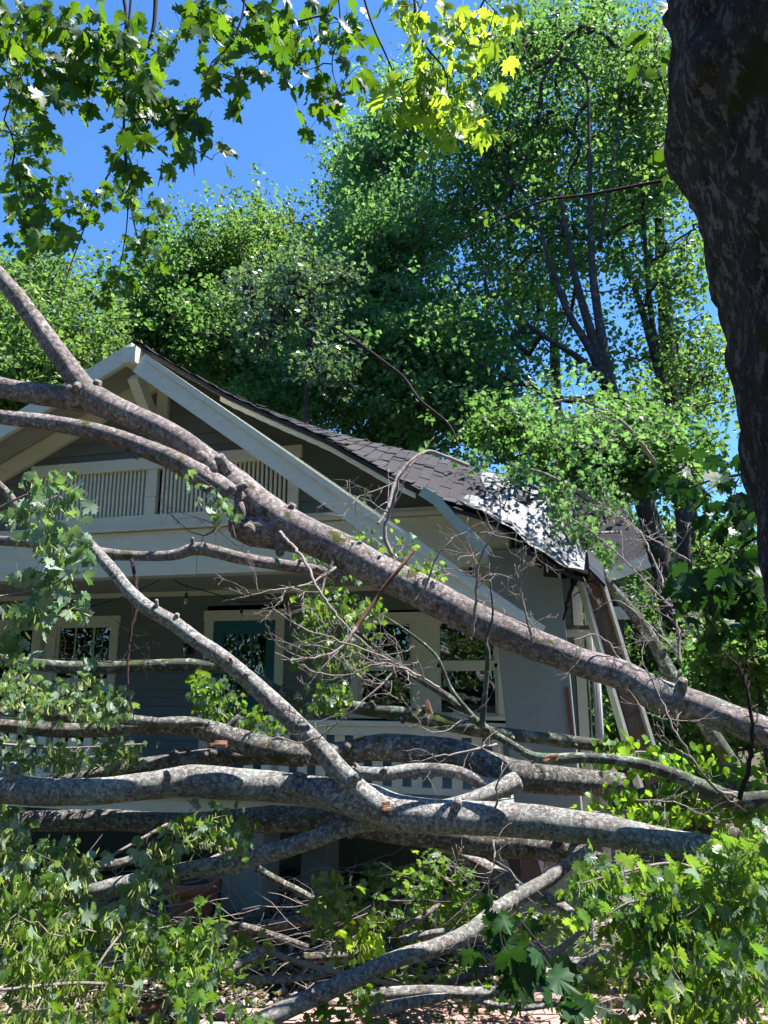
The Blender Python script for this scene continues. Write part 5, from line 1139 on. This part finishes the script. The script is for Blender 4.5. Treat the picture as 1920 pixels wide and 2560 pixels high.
# small sticks and twigs strewn about
rg = np.random.default_rng(31); mb = MB()
for k in range(420):
    x = rg.uniform(-4, 5); y = rg.uniform(5.9, 10); z = ground_z(x, y) + rg.uniform(.01, .14); a = rg.uniform(0, 3.14); L = rg.uniform(.08, .6)
    p0 = np.array((x, y, z)); d = np.array((math.cos(a), math.sin(a) * .7, rg.uniform(-.25, .3)))
    pp = [p0, p0 + d * L * .5 + rg.normal(size=3) * .02, p0 + d * L + rg.normal(size=3) * .03]; r = rg.uniform(.002, .009); mb.tube(pp, [r, r * .8, r * .4], 5)
for k in range(700):
    x = rg.uniform(-3.6, 4.6); y = rg.uniform(4.9, 8.0); z = rg.uniform(.03, .75) * (1 if y > 5.6 else .6); a = rg.uniform(-.9, .9) + (math.pi if rg.random() < .5 else 0); L = rg.uniform(.25, 1.1)
    p0 = np.array((x, y, z)); dd = np.array((math.cos(a), math.sin(a) * .5, rg.uniform(-.55, .45))); pp = [p0]
    for q in range(5): dd = dd + rg.normal(size=3) * .18; pp.append(pp[-1] + dd / np.linalg.norm(dd) * L / 5)
    r = rg.uniform(.0015, .006); mb.tube(pp, np.linspace(r, r * .4, 6), 5)
    if rg.random() < .6: c_ = pp[int(rg.integers(1, 4))]; e = dd + rg.normal(size=3) * .8; mb.tube([c_, c_ + e * L * .15, c_ + e * L * .3 + (0, 0, .02)], [r * .6, r * .45, r * .25], 4)
tag(mb.build('twig_litter', M['twig'], None, True), 'snapped twigs scattered all over the gravel and soil', 'twigs', kind='stuff')

# ------------------------------------------------------------------ leaves
def px(l): return [P(*q) for q in l]
OV = 'maple branches hanging in from above'
def ov(label, stems, blobs, n, size, mat, seed, **k):
    return leafy('maple_branch', label, 'branch', k.pop('group', OV), stems, blobs, n, size, M[mat], seed, M['twig_dark'], **k)
Y0 = 3.1
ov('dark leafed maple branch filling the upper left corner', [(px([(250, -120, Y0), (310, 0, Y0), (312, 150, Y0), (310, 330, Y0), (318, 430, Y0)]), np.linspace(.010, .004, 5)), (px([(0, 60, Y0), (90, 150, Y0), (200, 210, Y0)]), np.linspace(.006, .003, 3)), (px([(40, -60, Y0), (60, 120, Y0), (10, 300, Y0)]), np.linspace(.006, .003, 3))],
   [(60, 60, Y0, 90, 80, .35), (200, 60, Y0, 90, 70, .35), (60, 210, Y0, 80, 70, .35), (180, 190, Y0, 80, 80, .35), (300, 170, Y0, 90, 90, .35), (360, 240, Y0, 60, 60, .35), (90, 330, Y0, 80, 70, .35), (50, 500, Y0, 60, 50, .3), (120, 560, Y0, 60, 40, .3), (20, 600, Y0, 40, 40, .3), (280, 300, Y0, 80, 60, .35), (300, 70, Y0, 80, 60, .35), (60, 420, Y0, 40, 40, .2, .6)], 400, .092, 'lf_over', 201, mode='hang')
ov('maple branch with leaves reaching lowest into the blue sky', [(px([(312, 300, Y0), (380, 300, Y0), (450, 350, Y0), (530, 400, Y0)]), np.linspace(.004, .0025, 4))],
   [(380, 350, Y0, 60, 40, .25), (330, 425, Y0, 50, 14, .15, .8), (470, 340, Y0, 50, 50, .25), (480, 420, Y0, 12, 14, .1, 1), (535, 370, Y0, 30, 30, .15), (430, 280, Y0, 50, 50, .25), (545, 395, Y0, 10, 14, .1, 1)], 50, .108, 'lf_over', 202, mode='hang')
ov('twig of few leaves hanging left of the open sky', [(px([(620, -60, Y0), (600, 60, Y0), (560, 130, Y0), (530, 155, Y0), (505, 230, Y0), (475, 330, Y0)]), np.linspace(.005, .002, 6))],
   [(555, 250, Y0, 26, 26, .1), (590, 290, Y0, 12, 26, .1), (530, 185, Y0, 16, 12, .1), (590, 190, Y0, 40, 60, .2), (640, 160, Y0, 30, 40, .2)], 26, .11, 'lf_over', 203, mode='hang', step=.08)
ov('maple branch of mixed green leaves across the top centre', [(px([(560, -100, 3.3), (620, 20, 3.3), (700, 60, 3.3), (830, 40, 3.3), (880, 110, 3.3)]), np.linspace(.008, .003, 5)), (px([(840, -60, 3.3), (850, 60, 3.3), (830, 160, 3.3), (850, 240, 3.3)]), np.linspace(.005, .002, 4))],
   [(420, 60, 3.3, 70, 50, .3), (520, 50, 3.3, 70, 60, .3), (640, 80, 3.3, 70, 90, .3), (740, 110, 3.3, 70, 90, .3), (760, 190, 3.3, 50, 35, .25), (850, 60, 3.3, 70, 70, .3), (830, 250, 3.3, 50, 45, .25), (900, 180, 3.3, 50, 90, .3), (700, 30, 3.3, 100, 40, .3)], 230, .095, 'lf_over', 204, mode='hang')
ov('sunlit yellow green maple branch hanging at top centre right', [(px([(1030, -120, 3.0), (1040, 40, 3.0), (1060, 110, 3.0), (1110, 170, 3.0), (1120, 220, 3.0)]), np.linspace(.008, .003, 5)), (px([(900, -40, 3.0), (930, 60, 3.0), (970, 150, 3.0), (1010, 250, 3.0)]), np.linspace(.006, .003, 4)), (px([(1240, -80, 3.0), (1200, 20, 3.0), (1150, 60, 3.0)]), np.linspace(.006, .003, 3))],
   [(1110, 80, 3.0, 100, 70, .3), (1180, 120, 3.0, 70, 80, .3), (1080, 230, 3.0, 110, 90, .3), (1170, 250, 3.0, 80, 80, .3), (1000, 290, 3.0, 60, 50, .25), (1070, 350, 3.0, 60, 36, .2), (960, 200, 3.0, 40, 60, .25), (1240, 40, 3.0, 60, 50, .3), (1200, 310, 3.0, 30, 30, .2), (1030, 20, 3.0, 110, 30, .3)], 230, .090, 'lf_bright', 205, mode='hang')
ov('short leafy sprig in front of the huge trunk at the top', [(px([(1700, -60, 2.6), (1660, 60, 2.4), (1640, 120, 2.3)]), np.linspace(.006, .003, 3))], [(1640, 120, 2.35, 30, 120, .1), (1620, 330, 2.5, 26, 90, .1), (1690, 420, 2.4, 36, 60, .1)], 26, .085, 'lf_over', 206, mode='limp')
Y1 = 5.6
ov('small leaved hanging twig trailing down the left sky to the gable', [(px([(330, -40, Y1), (312, 200, Y1), (310, 340, Y1), (320, 470, Y1), (345, 600, Y1), (378, 700, Y1), (385, 790, Y1)]), np.linspace(.012, .003, 7)),
    (px([(312, 340, Y1), (280, 420, Y1), (235, 500, Y1), (200, 600, Y1), (168, 690, Y1), (150, 790, Y1)]), np.linspace(.010, .003, 6)), (px([(322, 490, Y1), (312, 600, Y1), (280, 710, Y1), (180, 800, Y1)]), np.linspace(.006, .002, 4)), (px([(210, 570, Y1), (130, 620, Y1), (60, 700, Y1)]), np.linspace(.005, .002, 3))],
   [(300, 470, Y1, 90, 50, .4), (370, 520, Y1, 40, 50, .3), (350, 600, Y1, 50, 60, .3), (400, 640, Y1, 30, 60, .3), (280, 710, Y1, 60, 40, .3), (110, 480, Y1, 120, 50, .4), (60, 600, Y1, 60, 30, .3), (200, 520, Y1, 60, 40, .3)], 250, .095, 'lf_over', 207, mode='hang')
ov('pale green high branch glimpsed behind the upper left leaves', [(px([(-80, 300, 8), (20, 330, 8), (100, 380, 8)]), np.linspace(.02, .006, 3)), (px([(390, -20, 8), (385, 60, 8), (370, 120, 8)]), np.linspace(.03, .02, 3))],
   [(50, 300, 8, 60, 80, .6), (100, 350, 8, 60, 60, .6), (20, 430, 8, 50, 80, .5), (230, 170, 8, 100, 60, .6), (340, 260, 8, 60, 70, .5), (410, 110, 8, 40, 50, .4)], 420, .10, 'lf_treeA', 208, mode='hang', nobj=0)
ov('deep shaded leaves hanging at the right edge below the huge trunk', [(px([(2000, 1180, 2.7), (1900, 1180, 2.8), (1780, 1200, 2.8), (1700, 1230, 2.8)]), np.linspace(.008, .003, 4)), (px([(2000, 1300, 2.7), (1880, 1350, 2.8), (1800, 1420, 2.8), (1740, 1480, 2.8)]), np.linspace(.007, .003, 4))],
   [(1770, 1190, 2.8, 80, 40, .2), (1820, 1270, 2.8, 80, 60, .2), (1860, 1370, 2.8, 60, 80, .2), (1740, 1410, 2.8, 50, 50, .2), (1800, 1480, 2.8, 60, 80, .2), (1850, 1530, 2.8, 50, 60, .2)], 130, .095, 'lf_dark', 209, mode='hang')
ov('thin bare branch crossing the trees from the huge trunk', [(px([(1850, 400, 3.0), (1740, 438, 4.0), (1640, 455, 4.2), (1480, 485, 4.4), (1350, 505, 4.5), (1230, 560, 4.6), (1150, 600, 4.6)]), np.linspace(.016, .003, 7))], [(1250, 540, 4.6, 60, 40, .2)], 8, .08, 'lf_over', 210, mode='hang')

FL_ = 'leafy sprays on the fallen limbs'
def fo_(label, stems, blobs, n, size, mat, seed, **k):
    return leafy('leafy_spray', label, 'foliage', k.pop('group', FL_), stems, blobs, n, size, M[mat], seed, M[k.pop('twig', 'twig')], **k)
fo_('big glossy spray of maple leaves heaped in the lower right corner', [(px([(2000, 2250, 4.6), (1850, 2230, 4.3), (1700, 2160, 4.2), (1560, 2180, 4.1), (1450, 2210, 4.0)]), np.linspace(.012, .004, 5)), (px([(1900, 2250, 4.3), (1760, 2280, 4.1), (1600, 2250, 4.0), (1500, 2300, 4.0)]), np.linspace(.010, .004, 4))],
   [(1500, 2180, 4.1, 80, 50, .3), (1600, 2220, 4.1, 90, 80, .3), (1700, 2270, 4.1, 110, 110, .35), (1560, 2300, 4.1, 110, 70, .3), (1820, 2220, 4.2, 110, 110, .35), (1460, 2240, 4.0, 50, 60, .2), (1800, 2140, 4.2, 90, 40, .3), (1880, 2120, 4.2, 50, 80, .3)], 640, .088, 'lf_fallen', 301, mode='hang', keys=200)
fo_('hanging leaf curtain along the bottom right corner', [(px([(1950, 2380, 4.0), (1800, 2390, 3.9), (1680, 2380, 3.9), (1560, 2420, 3.9)]), np.linspace(.010, .004, 4))],
   [(1720, 2400, 3.9, 110, 80, .3), (1600, 2400, 3.9, 60, 60, .2, .6), (1840, 2450, 3.9, 100, 110, .3), (1700, 2500, 3.8, 120, 60, .3), (1880, 2340, 4.0, 60, 90, .3), (1500, 2520, 3.9, 60, 40, .2, .5)], 560, .078, 'lf_fallen', 302, mode='limp', keys=260)
fo_('shadowed dark leaves drooping in front of the long slanting limb', [(px([(1290, 2280, 3.4), (1250, 2330, 3.3), (1280, 2420, 3.2), (1320, 2500, 3.2)]), np.linspace(.004, .002, 4)), (px([(1300, 2300, 3.4), (1370, 2390, 3.3), (1420, 2480, 3.3), (1500, 2560, 3.3)]), np.linspace(.005, .002, 4))],
   [(1230, 2310, 3.4, 50, 50, .1), (1290, 2400, 3.3, 40, 50, .1), (1260, 2500, 3.3, 50, 30, .1), (1400, 2460, 3.3, 50, 60, .1, .6), (1460, 2490, 3.3, 40, 40, .1, .5), (1100, 2540, 3.3, 50, 20, .1, .5)], 44, .115, 'lf_dark', 303, mode='hang', twig='twig_dark')
fo_('leafy sprigs with seed keys massed in the lower left corner', [(px([(560, 2130, 5.2), (430, 2200, 4.9), (330, 2300, 4.7), (240, 2420, 4.5), (220, 2480, 4.5)]), np.linspace(.012, .004, 5)), (px([(0, 2260, 5.0), (120, 2300, 4.8), (240, 2330, 4.6)]), np.linspace(.010, .004, 3))],
   [(60, 2250, 4.8, 90, 90, .5), (180, 2330, 4.7, 110, 80, .4), (60, 2400, 4.6, 90, 70, .4), (200, 2440, 4.6, 110, 60, .4), (320, 2380, 4.6, 90, 80, .4), (100, 2520, 4.4, 140, 50, .4), (300, 2500, 4.4, 120, 50, .3), (380, 2300, 4.8, 60, 50, .3)], 400, .082, 'lf_fallen', 304, mode='limp', keys=1400)
fo_('upright bright leaves left of centre below the terracotta pot', [(px([(400, 2560, 4.4), (440, 2450, 4.5), (470, 2380, 4.6), (500, 2320, 4.6)]), np.linspace(.008, .003, 4))],
   [(480, 2330, 4.6, 60, 50, .2), (440, 2390, 4.5, 50, 50, .2), (530, 2390, 4.6, 50, 60, .2), (480, 2470, 4.4, 90, 60, .2), (600, 2520, 4.5, 60, 40, .2)], 210, .078, 'lf_fallen', 305, mode='hang', keys=120)
fo_('grey green wilted leaves with seed keys hanging over the left limbs', [(px([(420, 2060, 5.3), (330, 2110, 5.1), (230, 2170, 5.0), (120, 2260, 4.9)]), np.linspace(.012, .004, 4)), (px([(420, 2090, 5.0), (400, 2200, 4.9), (420, 2300, 4.8)]), np.linspace(.006, .003, 3))],
   [(80, 2120, 5.0, 100, 70, .4), (200, 2180, 5.0, 90, 80, .4), (60, 2200, 5.0, 80, 60, .4), (380, 2180, 4.9, 60, 80, .3), (320, 2270, 4.9, 70, 60, .3), (420, 2140, 4.9, 30, 60, .2), (40, 2060, 5.1, 70, 40, .3)], 300, .084, 'lf_pale', 306, mode='limp', keys=1300)
fo_('small leaf cluster dangling below the lichen white limb', [(px([(470, 2000, 4.9), (520, 2050, 4.8), (560, 2080, 4.8)]), np.linspace(.006, .003, 3))], [(470, 2050, 4.8, 40, 50, .15), (540, 2070, 4.8, 50, 50, .15), (590, 2080, 4.8, 40, 40, .15), (610, 2110, 4.8, 20, 20, .1)], 120, .06, 'lf_fallen', 307, mode='limp', keys=90)
fo_('drooping bunch of large leaves at the left over the vent', [(px([(-60, 1300, 4.4), (60, 1240, 4.3), (120, 1230, 4.3), (180, 1260, 4.3)]), np.linspace(.008, .003, 4)), (px([(130, 1190, 4.3), (125, 1280, 4.3), (150, 1380, 4.3)]), np.linspace(.004, .002, 3))],
   [(100, 1210, 4.3, 60, 50, .2), (170, 1230, 4.3, 50, 50, .2), (120, 1300, 4.3, 60, 60, .2), (170, 1340, 4.3, 40, 40, .2), (60, 1280, 4.3, 30, 40, .2)], 100, .10, 'lf_pale', 308, mode='hang', keys=60)
fo_('large drooping leaves at the left edge over the porch window', [(px([(-60, 1500, 4.2), (60, 1480, 4.2), (150, 1450, 4.2), (230, 1420, 4.3)]), np.linspace(.007, .003, 4)), (px([(-60, 1600, 4.2), (50, 1560, 4.2), (130, 1520, 4.2)]), np.linspace(.006, .003, 3))],
   [(60, 1440, 4.2, 80, 40, .2), (160, 1440, 4.2, 60, 40, .2), (190, 1490, 4.2, 40, 40, .2), (60, 1530, 4.2, 70, 40, .2), (90, 1590, 4.2, 50, 40, .2), (20, 1600, 4.2, 30, 40, .2)], 75, .10, 'lf_pale', 309, mode='hang', keys=70)
fo_('bright sunlit heap of leaves and keys below the left window', [(px([(0, 1760, 5.1), (100, 1740, 5.0), (220, 1760, 5.0), (330, 1780, 5.0)]), np.linspace(.014, .005, 4))],
   [(50, 1700, 5.0, 60, 50, .3), (150, 1740, 5.0, 60, 30, .2), (230, 1750, 5.0, 70, 40, .2), (300, 1760, 5.0, 40, 40, .2), (60, 1760, 5.0, 70, 30, .2), (230, 1680, 5.0, 20, 26, .1, .5)], 330, .062, 'lf_pale', 310, mode='hang', keys=300)
fo_('bright leaves hanging behind the mottled limb at the left edge', [(px([(0, 1860, 5.6), (150, 1870, 5.6), (360, 1860, 5.6)]), np.linspace(.010, .005, 3))], [(50, 1890, 5.6, 70, 50, .2), (170, 1890, 5.6, 80, 40, .2), (300, 1880, 5.6, 80, 36, .2)], 330, .062, 'lf_pale', 311, mode='limp', keys=200)
fo_('green curtain of leaves hanging in front of the wall beside the door', [(px([(820, 1420, 6.6), (800, 1500, 6.5), (790, 1600, 6.4), (800, 1700, 6.4), (780, 1800, 6.4)]), np.linspace(.014, .004, 5))],
   [(840, 1400, 6.6, 90, 50, .3, .6), (800, 1520, 6.5, 80, 60, .3), (890, 1540, 6.5, 70, 60, .3), (780, 1620, 6.4, 60, 60, .3), (860, 1640, 6.4, 60, 60, .3), (820, 1740, 6.4, 70, 60, .3), (760, 1800, 6.4, 50, 30, .2), (930, 1600, 6.5, 40, 60, .2, .6)], 620, .07, 'lf_fallen', 312, mode='hang', keys=160)
fo_('dark leaves beneath the front door panes', [(px([(640, 1840, 7.0), (560, 1790, 7.0), (500, 1730, 7.0)]), np.linspace(.010, .004, 3))], [(500, 1730, 7.0, 40, 30, .2), (540, 1770, 7.0, 60, 40, .2), (620, 1800, 7.0, 70, 30, .2), (680, 1840, 7.0, 60, 30, .2), (520, 1700, 7, 30, 20, .2)], 260, .08, 'lf_fallen', 313, mode='hang')
fo_('leafy twigs over the broken right end of the beam', [(px([(1040, 1480, 5.9), (990, 1400, 5.9), (950, 1360, 5.9)]), np.linspace(.007, .003, 3))], [(980, 1370, 5.9, 70, 40, .3), (1050, 1420, 5.9, 50, 40, .3), (930, 1225, 6.0, 24, 16, .1, .8), (1080, 1470, 5.9, 40, 30, .2), (900, 1340, 5.9, 50, 20, .2)], 190, .055, 'lf_fallen', 314, mode='hang')
fo_('small sprig of leaves lying against the main limb left of centre', [(px([(590, 1350, 5.5), (575, 1290, 5.5), (545, 1230, 5.5), (480, 1180, 5.5)]), np.linspace(.003, .0015, 4))], [(480, 1170, 5.45, 20, 30, .08), (510, 1200, 5.45, 16, 16, .06), (560, 1170, 5.45, 14, 20, .06), (565, 1260, 5.45, 26, 40, .08)], 34, .075, 'lf_pale', 315, mode='hang')
fo_('leafy crown debris piled on the torn roof end', [(px([(1560, 1300, 8.0), (1450, 1230, 7.8), (1350, 1180, 7.7), (1280, 1170, 7.6)]), np.linspace(.03, .008, 4)), (px([(1550, 1330, 8), (1480, 1330, 7.7), (1420, 1300, 7.5)]), np.linspace(.02, .006, 3))],
   [(1180, 1150, 7.9, 70, 24, .3, .7), (1290, 1180, 7.8, 80, 36, .4), (1400, 1220, 7.7, 80, 50, .4), (1440, 1320, 7.5, 60, 60, .4), (1520, 1250, 7.9, 80, 70, .5), (1390, 1290, 7.6, 30, 40, .3), (1500, 1390, 7.7, 60, 40, .3)], 760, .066, 'lf_treeC', 316, mode='hang')
fo_('broad leafy branch added over the torn white roof end to shade it', [(px([(1640, 1160, 8.6), (1560, 1060, 8.2), (1450, 1000, 8.0), (1360, 1010, 7.9)]), np.linspace(.03, .008, 4))],
   [(1440, 1020, 8.0, 90, 50, .6), (1530, 1050, 8.1, 90, 60, .6), (1600, 1100, 8.3, 80, 60, .6), (1370, 1060, 7.9, 60, 40, .5), (1500, 1130, 8.0, 80, 40, .5), (1680, 1080, 8.5, 60, 60, .5), (1350, 980, 8, 50, 30, .4), (1380, 955, 7.7, 60, 40, .3), (1320, 1010, 7.6, 50, 30, .3), (1460, 920, 7.8, 60, 40, .3), (1430, 1060, 7.2, 90, 50, .35, 1.6), (1350, 1020, 7.1, 60, 40, .3, 1.4), (1500, 1140, 7.1, 70, 50, .35, 1.4)], 720, .066, 'lf_treeC', 320, mode='spread')  # added sunward of the roof sheet so that its leaves shade it
fo_('heart shaped vine leaves trailing along the top of the right limb', [(px([(1460, 1900, 5.0), (1600, 1880, 5.0), (1750, 1900, 5.0), (1930, 1940, 5.0)]), np.linspace(.008, .008, 4))],
   [(1500, 1885, 4.95, 40, 16, .12), (1570, 1880, 4.95, 60, 30, .15), (1670, 1905, 4.95, 70, 36, .15), (1770, 1930, 4.95, 70, 34, .15), (1870, 1945, 4.95, 60, 40, .15), (1700, 1960, 4.95, 60, 30, .1, .4)], 420, .052, 'lf_vine', 317, mode='hang', round_=True, group='vines on the right limbs')
fo_('second row of vine leaves just above the lichen white limb', [(px([(1460, 2030, 4.9), (1600, 2030, 4.9), (1740, 2030, 4.9)]), np.linspace(.006, .006, 3))],
   [(1500, 2030, 4.85, 60, 14, .1), (1590, 2035, 4.85, 60, 20, .1), (1690, 2040, 4.85, 50, 26, .1), (1640, 2060, 4.85, 60, 16, .1)], 210, .046, 'lf_vine', 318, mode='hang', round_=True, group='vines on the right limbs')
fo_('shaded vine leaves hanging between the two right limbs', [(px([(1500, 1990, 5.2), (1650, 1990, 5.2), (1920, 2020, 5.2)]), np.linspace(.006, .006, 3))],
   [(1560, 1985, 5.1, 70, 20, .1), (1690, 2000, 5.0, 60, 26, .1), (1800, 2020, 5.0, 80, 40, .15), (1890, 2030, 5.0, 50, 40, .15)], 330, .052, 'lf_vine', 319, mode='hang', round_=True, group='vines on the right limbs')
GS = 'sprigs lying on the gravel'
for k, (lab, bl, n, s_, mt) in enumerate((
    ('fresh sprig with seed keys standing right of the blue grey pier', [(830, 2230, 5.6, 60, 40, .2), (800, 2290, 5.6, 60, 40, .2), (850, 2340, 5.6, 40, 30, .2)], 130, .075, 'lf_fallen'),
    ('brightest yellow green sprig in the centre of the gravel', [(925, 2320, 5.2, 30, 30, .12), (935, 2370, 5.2, 30, 40, .12)], 46, .07, 'lf_bright'),
    ('heap of green leaves right of centre beneath the black metal box', [(1120, 2180, 6.2, 90, 50, .3), (1060, 2240, 6.2, 80, 50, .3), (1150, 2260, 6.0, 90, 40, .3), (1340, 2300, 5.9, 90, 30, .3)], 380, .07, 'lf_fallen'),
    ('leaves in the dark under the porch right of the pier', [(1000, 2190, 7.0, 90, 50, .3), (920, 2270, 6.8, 90, 40, .3), (1040, 2310, 6.6, 100, 30, .3)], 330, .075, 'lf_fallen'),
    ('leaf patch along the gravel under the slanting limb', [(1130, 2440, 5.4, 60, 24, .2), (1020, 2440, 5.2, 40, 24, .1), (1210, 2490, 5.2, 80, 20, .2), (1350, 2320, 5.6, 90, 20, .2)], 150, .065, 'lf_fallen'),
    ('leaves with stems strewn on the bricks at bottom centre', [(800, 2540, 4.8, 60, 16, .1), (900, 2480, 4.9, 30, 16, .1), (980, 2530, 4.8, 60, 20, .1)], 46, .075, 'lf_fallen'),
    ('low leaves crowding the ground beneath the bottom right curtain', [(1500, 2430, 5.2, 100, 40, .3), (1650, 2350, 5.0, 120, 60, .4), (1800, 2300, 5.0, 100, 60, .4)], 420, .075, 'lf_fallen'),
    ('low leaves crowding the ground behind the lower left sprigs', [(140, 2330, 5.6, 160, 60, .5), (400, 2360, 5.6, 110, 50, .4), (60, 2450, 5.3, 120, 50, .4), (620, 2380, 5.6, 60, 30, .3)], 560, .07, 'lf_fallen'))):
    x, y, Yd = bl[0][:3]
    fo_(lab, [(px([(x, y + 40, Yd), (x + 10, y, Yd), (x - 6, y - 15, Yd)]), np.linspace(.006, .002, 3))], bl, n, s_, mt, 330 + k, mode='hang' if k in (0, 1) else 'spread', keys=60 if k < 2 else 20, group=GS)
